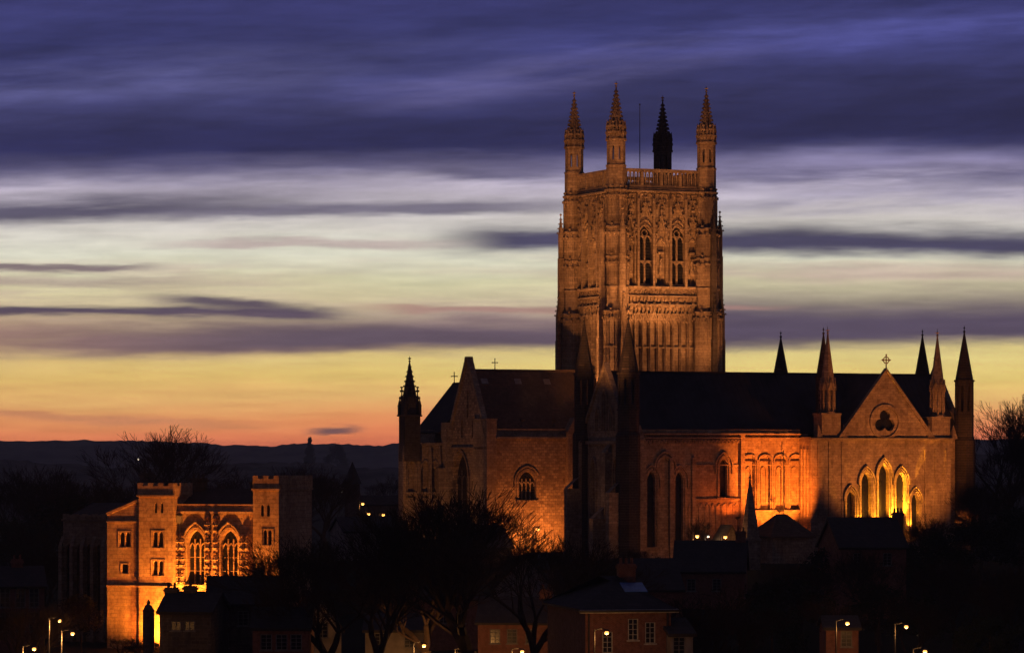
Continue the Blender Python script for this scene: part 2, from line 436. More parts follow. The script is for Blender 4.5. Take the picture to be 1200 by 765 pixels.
def hill_range(name, y0, depth, prof, step, amp, seed, x0, x1):
    R = random.Random(seed)
    rows = 9; cols = int((x1 - x0) / step); mb = MB()
    bump = [R.random() for _ in range(cols + 1)]; bump2 = [R.random() for _ in range(cols // 7 + 3)]
    for j in range(rows + 1):
        f = j / rows
        for i in range(cols + 1):
            x = x0 + i * step; yw = y0 + depth * f
            px = 600 + x / y0 * F_PX
            py = prof[-1][1]
            for (a, b), (c, d) in zip(prof, prof[1:]):
                if a <= px <= c: py = b + (d - b) * (px - a) / (c - a); break
            if px < prof[0][0]: py = prof[0][1]
            top = CAM_Z + (HOR - py) / F_PX * y0
            s = math.sin(min(1, f * 1.6) * math.pi / 2)
            z = -14 + (top + 14) * s + amp * (bump[i] * .6 + bump2[i // 7] * .8 + R.random() * .5) * s - (0 if f < .7 else (f - .7) * 60)
            mb.v.append((x + R.uniform(-.3, .3) * step, yw, z))
    n = cols + 1
    for j in range(rows):
        for i in range(cols): mb.f.append((j * n + i, j * n + i + 1, (j + 1) * n + i + 1, (j + 1) * n + i))
    return tag(mb.build(name, M['hill']), kind='structure')
hill_range('hills', 3500, 500, [(0, 517), (60, 517), (140, 517), (200, 520), (240, 524), (290, 524), (330, 520), (380, 522), (440, 525), (458, 520), (480, 514), (700, 518), (1200, 516)], 5, 2.2, 1, -1500, 1500)
hill_range('hills', 1700, 300, [(-100, 542), (60, 552), (150, 556), (300, 546), (420, 556), (500, 550), (800, 560), (1200, 540)], 4, 2.5, 2, -900, 900)

# ================================================================== cathedral
K = Site(722, 447.0, 23.5)
cath = K.root('cathedral', 'floodlit Gothic cathedral with tall square pinnacled crossing tower and dark steep roofs', 'cathedral')
UW = 12.9
def crockets(mb, cx, cy, r0, z0, z1, n, k, rot, s=0.16):
    for i in range(n):
        a = rot + 2 * math.pi * i / n
        for j in range(k):
            f = (j + .5) / k; r = r0 * (1 - f) + 0.05; z = z0 + (z1 - z0) * f; q = s * (1 - .45 * f)
            c = Vector((cx + (r + q * .4) * math.cos(a), cy + (r + q * .4) * math.sin(a), z))
            mb.prism(c.x, c.y, q * .8, z - q * .5, z + q * .7, q * .35, 4)
def spire(mb, cx, cy, r0, z0, z1, n=8, k=7, crk=True, finial=True, s=0.2):
    rot = math.pi / n
    mb.prism(cx, cy, r0, z0, z1, 0.07, n, rot)
    if crk: crockets(mb, cx, cy, r0, z0, z1 - .3, n, k, rot, s)
    if finial:
        mb.prism(cx, cy, .06, z1 - .1, z1 + .75, .03, 6)
        mb.ball((cx, cy, z1 + .1), .17, .17, .12); mb.prism(cx, cy, .10, z1 + .32, z1 + .45, .26, 6); mb.prism(cx, cy, .26, z1 + .45, z1 + .55, .05, 6)
def ogee(F, mb, c, w, z0, z1, d=0.18, k=4):
    """A crocketed gable canopy over a window."""
    n = 8; L = []
    for i in range(n + 1):
        f = i / n; x = w / 2 * (1 - f) ** 1.25; L.append((x, z0 + (z1 - z0) * f ** .9))
    path = [(c + x, h) for x, h in L] + [(c - x, h) for x, h in reversed(L[:-1])]
    mb.band(F, path, .2, 0, d)
    for i in range(1, k + 1):
        f = (i - .3) / (k + .4); x = w / 2 * (1 - f) ** 1.25; h = z0 + (z1 - z0) * f ** .9
        for sg in (-1, 1): mb.fbox(F, c + sg * (x + .18) - .13, c + sg * (x + .18) + .13, h - .05, h + .25, 0, d + .16)
    mb.fbox(F, c - .07, c + .07, z1 - .1, z1 + .9, 0, d); mb.fbox(F, c - .24, c + .24, z1 + .35, z1 + .6, 0, d + .12)
    mb.fbox(F, c - .15, c + .15, z1 + .85, z1 + 1.05, 0, d + .08)

# ---- tower
tw = MB()
Zb, Zsill, Zband, Zstr, Zpar, Ztop = 20.5, 34.3, 32.0, 46.5, 46.9, 49.4
FACES = [Fr((0, 0, 0), 0), Fr((UW, 0, 0), math.pi / 2), Fr((UW, UW, 0), math.pi), Fr((0, UW, 0), -math.pi / 2)]
belfry = []
for fi, F in enumerate(FACES):
    wc = [UW / 2 - 2.3, UW / 2 + 2.3]; pc = [UW / 2 - 4.45, UW / 2, UW / 2 + 4.45]
    G = F.sub(0, -.15)
    holes = [arch(c, 2.1, Zsill + .15, 40.3, 1.8) for c in wc]
    holes += [arch(c, 1.25, Zsill + .3, 39.2, 1.1) for c in pc]
    tw.panel(G, rect(-.6, UW + .6, Zsill, Zstr), holes, .55)
    for c in pc: tw.sheet(G, arch(c, 1.27, Zsill + .3, 39.2, 1.1), -.32)
    # statues niches' canopies, ribs and pilasters
    for c in wc:
        tw.band(G, archline(c, 2.35, Zsill + .2, 40.3, 2.0), .22, 0, .16)
        tw.band(G, archline(c, 2.95, 38.6, 40.3, 2.6), .14, 0, .22)
        ogee(G, tw, c, 3.6, 40.6, 45.2, .3, 6)
    for c in pc:
        tw.band(G, archline(c, 1.5, Zsill + .2, 39.2, 1.3), .16, 0, .14)
        ogee(G, tw, c, 1.9, 39.4, 43.6, .28, 5)
        # blind mullion and a figure on a bracket
        tw.fbox(G, c - .06, c + .06, Zsill + .3, 35.9, -.3, -.16)
        tw.fbox(G, c - .32, c + .32, 35.9, 36.15, -.3, .1)
        tw.prism(*G.p(c, 0, -.05).to_2d(), .26, 36.15, 37.6, .2, 6); tw.ball(G.p(c, 37.8, -.05), .2)
        tw.fbox(G, c - .4, c + .4, 38.5, 38.8, -.3, .12)
        ogee(G, tw, c, 1.2, 44.2, 45.6, .2, 2)
    for c in (UW / 2 - 3.4, UW / 2 - 1.2, UW / 2 + 1.2, UW / 2 + 3.4):
        tw.fbox(G, c - .16, c + .16, Zsill, 45.6, -.02, .5); tw.prism(*G.p(c, 0, .15).to_2d(), .24, 45.6, 46.45, .04, 4)
        tw.fbox(G, c - .3, c + .3, 41.6, 41.85, 0, .42)
    for i in range(12):
        c = UW * (i + .5) / 12
        tw.band(G, archline(c, .75, 45.35, 45.75, .45, 3), .11, 0, .12)
    # sill band with a frieze of quatrefoils
    tw.fbox(G, -.5, UW + .5, Zsill - .22, Zsill + .02, -.3, .5)
    tw.fbox(G, -.5, UW + .5, Zsill - 2.3, Zsill - .2, -.3, .1)
    for i in range(17):
        c = .75 + (UW - 1.5) * i / 16
        tw.band(G, [(c - .26, Zsill - .75), (c, Zsill - .49), (c + .26, Zsill - .75), (c, Zsill - 1.01)], .12, .1, .22, closed=True)
    tw.fbox(G, -.5, UW + .5, Zsill - 1.35, Zsill - 1.15, .08, .42)
    for i in range(25):
        c = .45 + (UW - .9) * i / 24; tw.fbox(G, c - .09, c + .09, Zsill - 1.9, Zsill - 1.5, .1, .3)
    tw.fbox(G, -.5, UW + .5, Zsill - 2.45, Zsill - 2.25, -.3, .45)
    # lower stage: tall blind panels with arched heads
    hw = [arch(.95 + 1.1 * i + .0, .74, 23.2, 29.3, .65, 4) for i in range(11)]
    tw.panel(G, rect(-.6, UW + .6, 0, Zsill - 2.3), hw, .6, .1)
    for i in range(11):
        c = .95 + 1.1 * i
        tw.sheet(G, arch(c, .76, 23.2, 29.3, .65, 4), -.3)
        tw.band(G, archline(c, .95, 23.2, 29.3, .85, 4), .12, .1, .2)
        ogee(G, tw, c, 1.0, 29.9, 31.2, .3, 1)
        if i: tw.fbox(G, c - .62, c - .48, 23.2, 31.4, .08, .38)
    tw.fbox(G, -.4, UW + .4, 26.4, 26.55, .0, .2)
    tw.fbox(G, -.5, UW + .5, 22.6, 23.1, -.1, .4)
    # cornice
    tw.fbox(G, -.5, UW + .5, Zstr - .12, Zstr + .12, -.3, .5)
    tw.fbox(G, -.5, UW + .5, Zstr + .12, Zpar, -.3, .28)
tower = tw.build('tower', M['tower_stone'], cath)
for fi, F in enumerate(FACES):
    G = F.sub(0, -.15)
    for c in (UW / 2 - 2.3, UW / 2 + 2.3):
        w = MB(); w.sheet(G, arch(c, 2.14, Zsill + .12, 40.3, 1.82), -.52)
        for k in range(17):
            h = Zsill + .4 + k * .38; w.fbox(G, c - .95, c + .95, h, h + .09, -.5, -.34)
        win = w.build('belfry_window', M['louvre'], tower)
        q = MB(); q.fbox(G, c - .1, c + .1, Zsill + .15, 40.6, -.34, -.05)
        q.fbox(G, c - .97, c + .97, 37.4, 37.65, -.34, -.05)
        for sg in (-.48, .48):
            q.band(G, archline(c + sg, .86, 40.0, 40.2, .6, 4), .14, -.32, -.08); q.band(G, archline(c + sg, .86, 36.9, 37.0, .4, 4), .12, -.32, -.1)
        q.band(G, [(c + .42 * math.cos(a), 41.15 + .42 * math.sin(a)) for a in [k * math.pi / 4 for k in range(8)]], .12, -.32, -.08, closed=True)
        q.fbox(G, c - .95, c + .95, Zsill + .12, Zsill + .32, -.4, .12)
        q.build('tracery', M['tower_stone'], tower)
    # pierced parapet
    p = MB()
    n = 20; x0, x1 = 1.0, UW - 1.0
    p.fbox(G, x0, x1, Ztop - .32, Ztop, -.22, .14)
    p.fbox(G, x0, x1, Zpar, Zpar + .45, -.22, .1)
    for i in range(n + 1):
        c = x0 + (x1 - x0) * i / n; big = i % 5 == 0
        p.fbox(G, c - (.17 if big else .07), c + (.17 if big else .07), Zpar + .4, Ztop - .3, -.2, .2 if big else .08)
        if i < n:
            m_ = c + (x1 - x0) / n / 2
            p.band(G, archline(m_, .46, Ztop - .75, Ztop - .62, .3, 3), .1, -.15, .04)
            p.fbox(G, m_ - .03, m_ + .03, Zpar + .4, Ztop - .62, -.12, .02)
    p.build('parapet', M['tower_stone'], tower)
rf = MB(); rf.poly([(0, 0, Zpar - .3), (UW, 0, Zpar - .3), (UW, UW, Zpar - .3), (0, UW, Zpar - .3)])
rf.prism(UW / 2, UW / 2, 7.0, Zpar - .3, Zpar + 1.6, .1, 4)
rf.build('tower_roof', M['lead'], tower)
def oct_faces(cx, cy, r):
    for k in range(8):
        a = math.pi / 8 + k * math.pi / 4; b = a + math.pi / 4
        p = Vector((cx + r * math.cos(a), cy + r * math.sin(a), 0)); q = Vector((cx + r * math.cos(b), cy + r * math.sin(b), 0))
        yield Fr(p, math.atan2(q.y - p.y, q.x - p.x)), (q - p).length
def oct_turret(mb, cx, cy, r, z0, z1, ow, oz0, oz1, deep=.3):
    for F, L in oct_faces(cx, cy, r):
        mb.panel(F, rect(0, L, z0, z1), [arch(L / 2, ow, oz0, oz1 - .3, .3, 3)], deep)
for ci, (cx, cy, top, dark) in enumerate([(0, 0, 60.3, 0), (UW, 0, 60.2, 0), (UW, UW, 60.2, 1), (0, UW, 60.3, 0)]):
    t_ = MB()
    # stepped clasping buttress, each offset capped with its own finial
    for z0, z1, w in ((0, 31.0, 2.0), (31.0, 41.8, 1.62), (41.8, Zstr + .2, 1.36)):
        t_.prism(cx, cy, w * 1.0, z0, z1, None, 8)
        if z1 < 45: t_.prism(cx, cy, w, z1, z1 + .5, w * .82, 8)
    for z in (26.5, 31.0, 34.1, 38.0, 41.8, 46.5): t_.prism(cx, cy, (2.12 if z < 31.5 else 1.78 if z < 42 else 1.52), z - .12, z + .12, None, 8)
    for z0, z1, r in ((23.3, 30.5, 2.0), (34.4, 37.5, 1.62), (38.3, 41.3, 1.62), (42.2, 46.1, 1.36)):
        for F, L in oct_faces(cx, cy, r):
            for sgn in (.08, L - .08): t_.fbox(F, sgn - .06, sgn + .06, z0, z1, -.02, .1)
            t_.band(F, archline(L / 2, L * .5, z0, z1 - .9, .5, 3), .1, 0, .1)
            ogee(F, t_, L / 2, L * .7, z1 - .8, z1 - .1, .12, 1)
    # lantern stage
    t_.prism(cx, cy, 1.26, Zstr + .1, 49.6, None, 8)
    oct_turret(t_, cx, cy, 1.2, 49.6, 52.9, .24, 50.4, 52.2)
    t_.prism(cx, cy, 1.32, 49.5, 49.75, None, 8); t_.prism(cx, cy, 1.36, 52.8, 53.1, None, 8)
    t_.prism(cx, cy, 1.16, 53.1, 54.3, 1.08, 8)
    for k in range(8):
        a = math.pi / 8 + k * math.pi / 4; qx, qy = cx + 1.16 * math.cos(a), cy + 1.16 * math.sin(a)
        t_.prism(qx, qy, .15, 53.0, 54.3, .13, 4); t_.prism(qx, qy, .2, 54.3, 55.5, .03, 4)
    for F, L in oct_faces(cx, cy, 1.15): ogee(F, t_, L / 2, L * .75, 53.2, 54.2, .08, 1)
    spire(t_, cx, cy, .84, 54.1, top - .6, 8, 10, True, True, .34)
    pn = t_.build('pinnacle', M['dark_stone'] if dark else M['tower_stone'], tower)  # shade on the far pinnacle is put into a darker stone colour
    # outward finials on the offsets
    sx = -1 if cx == 0 else 1; sy = -1 if cy == 0 else 1
    for z, w in ((30.6, 2.3), (41.4, 1.95)):
        for ox, oy in ((sx * w, 0), (0, sy * w)):
            f_ = MB()
            f_.prism(cx + ox, cy + oy, .44, 0 if z < 35 else 31.0, z - 3.0, None, 4); f_.prism(cx + ox, cy + oy, .36, z - 3.0, z, None, 4); f_.prism(cx + ox, cy + oy, .38, z, z + 2.6, .03, 4)
            crockets(f_, cx + ox, cy + oy, .38, z, z + 2.4, 4, 4, math.pi / 4, .2)
            f_.ball((cx + ox, cy + oy, z + 2.7), .16)
            f_.build('buttress_finial', M['dark_stone'] if cx == UW else M['tower_stone'], tower)  # unlit side of the tower: these finials carry the shade in their colour
fp = MB(); fp.tube((UW / 2, UW / 2, Zpar), (UW / 2, UW / 2, 58.2), .07, .04); fp.ball((UW / 2, UW / 2, 58.3), .12)
fp.build('flagpole', M['metal'], tower)

# ---- generic pieces
def window(F, c, w, z0, zs, rise, parent, depth=.45, lights=2, name='window', mat='glass', mull='trim', panes=True):
    q = MB(); q.sheet(F, arch(c, w + .04, z0 - .02, zs, rise + .02), -depth + .02)
    o = q.build(name, M[mat], parent)
    q = MB()
    if lights > 1:
        for k in range(1, lights):
            x = c - w / 2 + w * k / lights; top = zs + rise * (.35 if lights > 2 else .55)
            q.fbox(F, x - .055, x + .055, z0, top, -depth + .03, -depth + .2)
        for k in range(lights):
            x = c - w / 2 + w * (k + .5) / lights
            q.band(F, archline(x, w / lights - .1, zs - .5, zs - .4, .45 * w / lights + .2, 4), .09, -depth + .03, -depth + .18)
    nb = max(2, int((zs - z0) / 1.1))
    for k in range(1, nb):
        h = z0 + (zs - z0) * k / nb; q.fbox(F, c - w / 2, c + w / 2, h - .025, h + .025, -depth + .03, -depth + .08)
    if lights > 1: q.build('tracery', M[mull], o)
    return o
def roof_slab(mb, pts, th=.25):
    """A sloping sheet with thickness, pts are four corners."""
    p = [Vector(q) for q in pts]; n = (p[1] - p[0]).cross(p[3] - p[0]).normalized() * th
    if n.z < 0: n = -n
    mb.hexa([p[0] - n, p[1] - n, p[2] - n, p[3] - n, p[0], p[1], p[2], p[3]])
def gable_roof(mb, u0, u1, v0, v1, ze, zr, over=.2):
    vm = (v0 + v1) / 2; k = (zr - ze) / (vm - v0)
    roof_slab(mb, [(u0, v0 - over, ze - over * k), (u1, v0 - over, ze - over * k), (u1, vm, zr), (u0, vm, zr)])
    roof_slab(mb, [(u0, v1 + over, ze - over * k), (u1, v1 + over, ze - over * k), (u1, vm, zr), (u0, vm, zr)])
def cross_finial(name, x, y, z, s, mat, parent, ang=0.0, ring=True):
    q = MB(); F = Fr((x, y, 0), ang)
    q.prism(x, y, .16 * s, z - .3, z + .25 * s, .1 * s, 6)
    q.fbox(F, -.06 * s, .06 * s, z, z + 1.9 * s, -.06 * s, .06 * s); q.fbox(F, -.55 * s, .55 * s, z + 1.15 * s, z + 1.3 * s, -.06 * s, .06 * s)
    if ring:
        q.band(F, [(.42 * s * math.cos(a), z + 1.22 * s + .42 * s * math.sin(a)) for a in [k * math.pi / 6 for k in range(12)]], .11 * s, -.05 * s, .05 * s, closed=True)
    for a, h in ((-.55, 1.22), (.55, 1.22), (0, 1.9)): q.ball(F.p(a * s, z + h * s), .12 * s)
    return q.build(name, M[mat], parent)

# ---- choir (left of the tower)
c0 = K.u(572, 0); c1 = 0.0
zr = K.h(434, -9, 6.45); ze = K.h(513, -9, 0); 
F = Fr((0, 0, 0), 0)
wc = K.u(618, 0); zs_ = K.h(565, wc, 0); z0_ = K.h(586, wc, 0)
q = MB()
q.panel(F, rect(c0, c1, 0, ze + .3), [arch(wc, 2.3, z0_, zs_, 1.35)], .6)
q.band(F, archline(wc, 2.75, z0_ + .2, zs_, 1.6, 8), .3, 0, .08); q.band(F, archline(wc, 3.5, zs_ - .6, zs_, 2.0, 8), .2, 0, .12)
q.fbox(F, wc - 1.5, wc + 1.5, z0_ - .3, z0_, -.4, .3); q.fbox(F, wc - 1.3, wc + 1.3, z0_ - .75, z0_ - .3, -.2, .12)
G = Fr((c0, UW, 0), -math.pi / 2)   # end gable, a runs towards the camera
gc = 3.9; gz0 = 2.0; gzs = K.h(562, c0, 9); 
q.panel(G, [(0, 0), (UW, 0), (UW, ze), (UW / 2, zr + 1.0), (0, ze)], [arch(gc, 5.2, gz0, gzs, 3.5), arch(UW / 2 - .2, .55, 17.5, 20.4, .6, 3), arch(UW / 2 - 2.0, .8, 14.9, 16.6, .6, 3), arch(UW / 2 + 1.6, .8, 14.9, 17.0, .6, 3)], .7)
q.band(G, archline(gc, 5.9, gz0, gzs, 3.9, 8), .3, 0, .2)
q.fbox(G, 0, UW, 13.4, 13.7, 0, .3)
q.poly([(c0, UW, 0), (c1, UW, 0), (c1, UW, ze), (c0, UW, ze)])
choir = q.build('choir_wall', M['rubble'], cath)
window(F, wc, 2.3, z0_, zs_, 1.35, choir, .6, 4, 'choir_window', 'glass')
window(G, gc, 5.2, gz0, gzs, 3.5, choir, .7, 3, 'choir_window', 'glass', 'dark_stone')
q = MB()
for a, w, h0, hs, r in ((UW / 2 - .2, .55, 17.5, 20.4, .6), (UW / 2 - 2.0, .8, 14.9, 16.6, .6), (UW / 2 + 1.6, .8, 14.9, 17.0, .6)): q.sheet(G, arch(a, w + .02, h0, hs, r, 3), -.68)
q.build('slit_window', M['glass'], choir)
q = MB()   # parapet, copings, corner stub and buttresses
q.fbox(F, c0 + 1.05, c1, ze - .15, ze + .12, -.2, .38); q.fbox(F, c0 + 1.05, c1, ze + .12, ze + 1.0, -.5, .1); q.fbox(F, c0 + 1.05, c1, ze + 1.0, ze + 1.12, -.55, .16)
q.fbox(F, c0 - .3, c0 + 1.05, 0, K.h(492, c0, 0), -4.2, .3); q.fbox(F, c0 - .4, c0 + 1.15, K.h(492, c0, 0), K.h(492, c0, 0) + .2, -4.3, .4)
q.band(G, [(UW + .1, ze - .2), (UW / 2 + .5, zr + .9), (UW / 2 + .3, zr + 1.5), (UW / 2 - .3, zr + 1.5), (UW / 2 - .5, zr + .9), (-.1, ze - .2)], .45, -.45, .3)
q.fbox(G, -.5, 1.3, 0, K.h(495, c0, 13), -.5, .9); q.fbox(G, -.7, .9, 0, 11, .9, 1.7)
bx_ = K.u(672, -.5)
q.fbox(F, bx_ - .9, bx_ + .9, 0, ze + .8, -.3, .9); q.poly([F.p(bx_ - 1, ze + .8, .95), F.p(bx_ + 1, ze + .8, .95), F.p(bx_, ze + 2.6, .95)]); q.poly([F.p(bx_ - 1, ze + .8, .95), F.p(bx_, ze + 2.6, .95), F.p(bx_, ze + 2.6, -.5), F.p(bx_ - 1, ze + .8, -.5)])
q.fbox(F, bx_ - .7, bx_ + 1.2, 0, K.h(608, bx_, -3), .9, 3.4); 
q.build('coping', M['stone'], choir)
q = MB(); gable_roof(q, c0 + .3, c1, .25, UW - .25, ze + .35, zr, 0)
q.fbox(F, c0 + .3, c1, zr - .1, zr + .12, -UW / 2 - .12, -UW / 2 + .12)
croof = q.build('choir_roof', M['tile'], cath)
kk = (zr - ze - .35) / (UW / 2 - .25)
for px in (568, 607, 641):
    vv = 5.3; u_ = K.u(px, vv); z_ = ze + .35 + (vv - .25) * kk
    q = MB(); roof_slab(q, [(u_ - .45, vv - .25, z_ - .25 * kk + .12), (u_ + .45, vv - .25, z_ - .25 * kk + .12), (u_ + .45, vv + .25, z_ + .25 * kk + .12), (u_ - .45, vv + .25, z_ + .25 * kk + .12)], .2)
    q.build('rooflight', M['steel'], croof)
cross_finial('finial', K.u(580, 6.45), 6.45, zr + .1, .7, 'dark_stone', croof, ring=False)

# ---- west range (far left)
d1 = c0 - .3; v_ = 13.2; vb = v_ + 9.0; d0 = K.u(475, v_); apx = K.u(531, vb); zap = K.h(449, apx, vb); zle = K.h(504, K.u(487, vb), vb); zwl = K.h(522, d0, v_)
F = Fr((0, v_, 0), 0); du = K.u(487, vb)
q = MB()
hol = [arch(K.u(x, v_), .9, K.h(583, d0, v_), K.h(548, d0, v_), .9, 4) for x in (482, 498)] + [arch(K.u(509, v_), .9, K.h(583, d0, v_), K.h(556, d0, v_), .9, 4)]
q.panel(F, rect(d0, d1 + 4, 0, zwl), hol, .4)
for h_ in hol: q.sheet(F, h_, -.35)
for x in (473, 490, 503, 514):
    u_ = K.u(x, v_); q.fbox(F, u_ - .2, u_ + .2, 0, zwl - 1.2, 0, .4); q.prism(*F.p(u_, 0, .2).to_2d(), .34, zwl - 1.2, zwl + .3, .04, 4)
for h_ in hol:
    cc = (h_[0][0] + h_[1][0]) / 2; q.band(F, archline(cc, 1.3, K.h(583, d0, v_), K.h(550, d0, v_), 1.2, 5), .16, 0, .2)
q.fbox(F, d0 - .2, d1 + 4, zwl, zwl + .35, -.5, .35); q.fbox(F, d0, d1 + 4, 7.6, 7.9, 0, .3)
q.box(d0, d1 + 4, v_ + .45, v_ + 2.4, 0, zwl - .05); q.box(du, d1 + 8, v_ + 2.4, vb - .1, 0, zle)
west = q.build('west_wall', M['stone'], cath)
q = MB(); G2 = Fr((0, v_ + 2.45, 0), 0)
half = apx - du
q.poly([G2.p(du, zwl), G2.p(apx + half, zwl), G2.p(apx + half, zle), G2.p(apx, zap), G2.p(du, zle)])
roof_slab(q, [(du - .2, v_ + .3, zle - .3), (du - .2, vb, zle - .3), (apx, vb, zap + .1), (apx, v_ + .3, zap + .1)])
roof_slab(q, [(apx + half + .2, v_ + .3, zle - .3), (apx + half + .2, vb, zle - .3), (apx, vb, zap + .1), (apx, v_ + .3, zap + .1)])
q.build('west_roof', M['slate'], cath)
cross_finial('cross', apx, vb - .4, zap, .75, 'trim', west, ring=False)
tx = K.u(480, v_ + .4); ty = v_ + .4
q = MB(); z1 = K.h(487, tx, ty); z2 = K.h(467, tx, ty); z3 = K.h(424, tx, ty)
q.prism(tx, ty, 1.5, zwl - 2, z1, None, 4, math.pi / 4); q.prism(tx, ty, 1.12, z1, z2, None, 8)
for sx in (-1, 1):
    for sy in (-1, 1): q.prism(tx + sx * 1.0, ty + sy * 1.0, .26, z1, z1 + 1.2, None, 4); q.prism(tx + sx * 1.0, ty + sy * 1.0, .3, z1 + 1.2, z1 + 2.2, .03, 4)
for zz in (z1, z2): q.prism(tx, ty, 1.25 if zz > z1 else 1.65, zz - .1, zz + .12, None, 8)
for F_, L in oct_faces(tx, ty, 1.12): ogee(F_, q, L / 2, L * .9, z2 - .6, z2 + .5, .1, 1)
spire(q, tx, ty, .95, z2, z3, 8, 7, True, True, .24)
q.build('pinnacle', M['dark_stone'], cath)

# ---- south range: end gable with two spirelets and the long roof
KB = Site(736, 418.0, 23.5)
dv = Vector((KB.x0 - K.x0, KB.y0 - K.y0)); ou = dv.x * K.c + dv.y * K.s; ov = -dv.x * K.s + dv.y * K.c
ZR = KB.h(437, 18, 6.45); ZE = KB.h(508, 10, 0); LB = KB.u(1128, 0)
def B(u, v, z=0): return (ou + u, ov + v, z)
FB = Fr(B(0, 0), 0); GB = Fr(B(0, UW), -math.pi / 2); EB = Fr(B(LB, 0), math.pi / 2)
ub = lambda px, v=0.0: KB.u(px, v)
zb = lambda py, u=10.0, v=0.0: KB.h(py, u, v)
ut0 = ub(950, -3); ut1 = ub(1114, -3)
q = MB()
wins = [(ub(763), 1.05, zb(640), zb(563), 1.1), (ub(796), 1.05, zb(640), zb(563), 1.1), (ub(848), 1.0, zb(583), zb(546), .9), (ub(779), 1.6, zb(640), zb(548), 1.2)]
ar = []
n3 = 4; a0 = ub(869.5); a1 = ub(941)
for i in range(n3):
    c = a0 + (a1 - a0) * (i + .5) / n3; ar.append(arch(c, (a1 - a0) / n3 - .42, zb(598), zb(541), .75, 5))
q.panel(FB, rect(0, ut0 + .5, 0, ZE), [arch(*w) for w in wins] + ar, .55)
for h_ in ar: q.sheet(FB, h_, -.45)
q.sheet(FB, arch(*wins[3]), -.3)
for c, w, z0, zs, r in wins:
    q.band(FB, archline(c, w + .55, z0, zs, r + .3, 6), .2, 0, .16); q.band(FB, archline(c, w + 1.25, zs - .9, zs, r + .75, 6), .16, 0, .26)
    if w < 1.2:
        q.fbox(FB, c - w, c + w, z0 - .25, z0, -.2, .3)
for i in range(n3):
    c = a0 + (a1 - a0) * (i + .5) / n3
    q.band(FB, archline(c, (a1 - a0) / n3 - .2, zb(598), zb(541), .85, 5), .14, 0, .18)
    for s_ in (-.42, .42): q.tube(FB.p(c + s_ * ((a1 - a0) / n3 - .3), zb(598), .02), FB.p(c + s_ * ((a1 - a0) / n3 - .3), zb(541), .02), .07)
    # an inner lancet on the recessed back
    q.band(FB, archline(c, .7, zb(590), zb(552), .5, 4), .1, -.45, -.33)
for x in (869, 942.5): q.fbox(FB, ub(x) - .28, ub(x) + .28, 0, ZE, 0, .45)
for x in (752, 786, 812): q.fbox(FB, ub(x) - .22, ub(x) + .22, 0, zb(536), 0, .32)
q.fbox(FB, ub(812), ub(867), zb(586), zb(584), 0, .25); q.fbox(FB, ub(803), ub(942), zb(545.5), zb(544), 0, .12); q.fbox(FB, ub(869), ub(942), zb(601), zb(598), 0, .5)
for i in range(9):   # low blind arcade under the string course
    c = ub(806) + (ub(866) - ub(806)) * (i + .5) / 9; q.band(FB, archline(c, .62, zb(640), zb(594), .4, 4), .13, 0, .16)
q.fbox(FB, 1.2, ut0, ZE - .15, ZE + .05, -.1, .5)
q.fbox(FB, 1.2, ut0, ZE + .05, ZE + .5, -.4, .25); q.fbox(FB, 1.2, ut0, ZE - .62, ZE - .45, 0, .36)
n = 26
for i in range(n):
    c = ub(752) + (ub(868) - ub(752)) * (i + .5) / n; q.band(FB, archline(c, .36, ZE - 1.15, ZE - 1.0, .25, 3), .12, 0, .26)
# end gable
gh = [arch(UW / 2 + s_, 1.0, 3.5, 11.2, 1.1) for s_ in (-3.2, 0, 3.2)] + [arch(UW / 2, .9, 15.6, 19.4, .9), arch(UW / 2 - 2.0, .7, 15.6, 17.2, .7), arch(UW / 2 + 2.0, .7, 15.6, 17.2, .7)]
q.panel(GB, [(0, 0), (UW, 0), (UW, ZE), (UW / 2, ZR + .9), (0, ZE)], gh, .5)
for h_ in gh: q.band(GB, archline((h_[0][0] + h_[1][0]) / 2, h_[1][0] - h_[0][0] + .5, h_[0][1], h_[0][1] + 7.6 if h_[0][1] < 5 else h_[2][1], 1.3, 5), .2, 0, .22)
q.fbox(GB, 0, UW, 14.0, 14.4, 0, .35); q.band(GB, [(UW, ZE), (UW / 2, ZR + 1.0), (0, ZE)], .4, -.4, .25)
q.poly([EB.p(0, 0), EB.p(UW, 0), EB.p(UW, ZE), EB.p(UW / 2, ZR + 1.0), EB.p(0, ZE)])
q.band(EB, [(UW, ZE), (UW / 2, ZR + 1.0), (0, ZE)], .4, -.4, .25)
q.poly([B(LB, UW, 0), B(0, UW, 0), B(0, UW, ZE), B(LB, UW, ZE)])
q.panel(FB, rect(ut1 - .5, LB, 0, ZE), [], .3)
nave = q.build('south_wall', M['stone'], cath)
for w in wins[:3]: window(FB, *w, nave, .55, 1, 'lancet_window')
q = MB()
for h_ in gh: q.sheet(GB, h_, -.48)
q.build('gable_window', M['glass'], nave)
q = MB(); gable_roof(q, ou + .3, ou + LB - .3, ov + .1, ov + UW - .1, ZE + .1, ZR, 0)
for i in range(int(LB / .75)):
    x_ = ou + .6 + i * .75; roof_slab(q, [(x_, ov + .15, ZE + .2), (x_ + .07, ov + .15, ZE + .2), (x_ + .07, ov + UW / 2, ZR + .06), (x_, ov + UW / 2, ZR + .06)], .1)
q.box(ou + .3, ou + LB - .3, ov + UW / 2 - .12, ov + UW / 2 + .12, ZR - .05, ZR + .12)
q.build('south_roof', M['lead'], cath)
cross_finial('finial', *B(0, UW / 2, ZR + 1.0), .95, 'dark_stone', nave, ang=0, ring=False)
cross_finial('finial', *B(LB, UW / 2, ZR + 1.0), .95, 'dark_stone', nave, ang=0.6, ring=True)
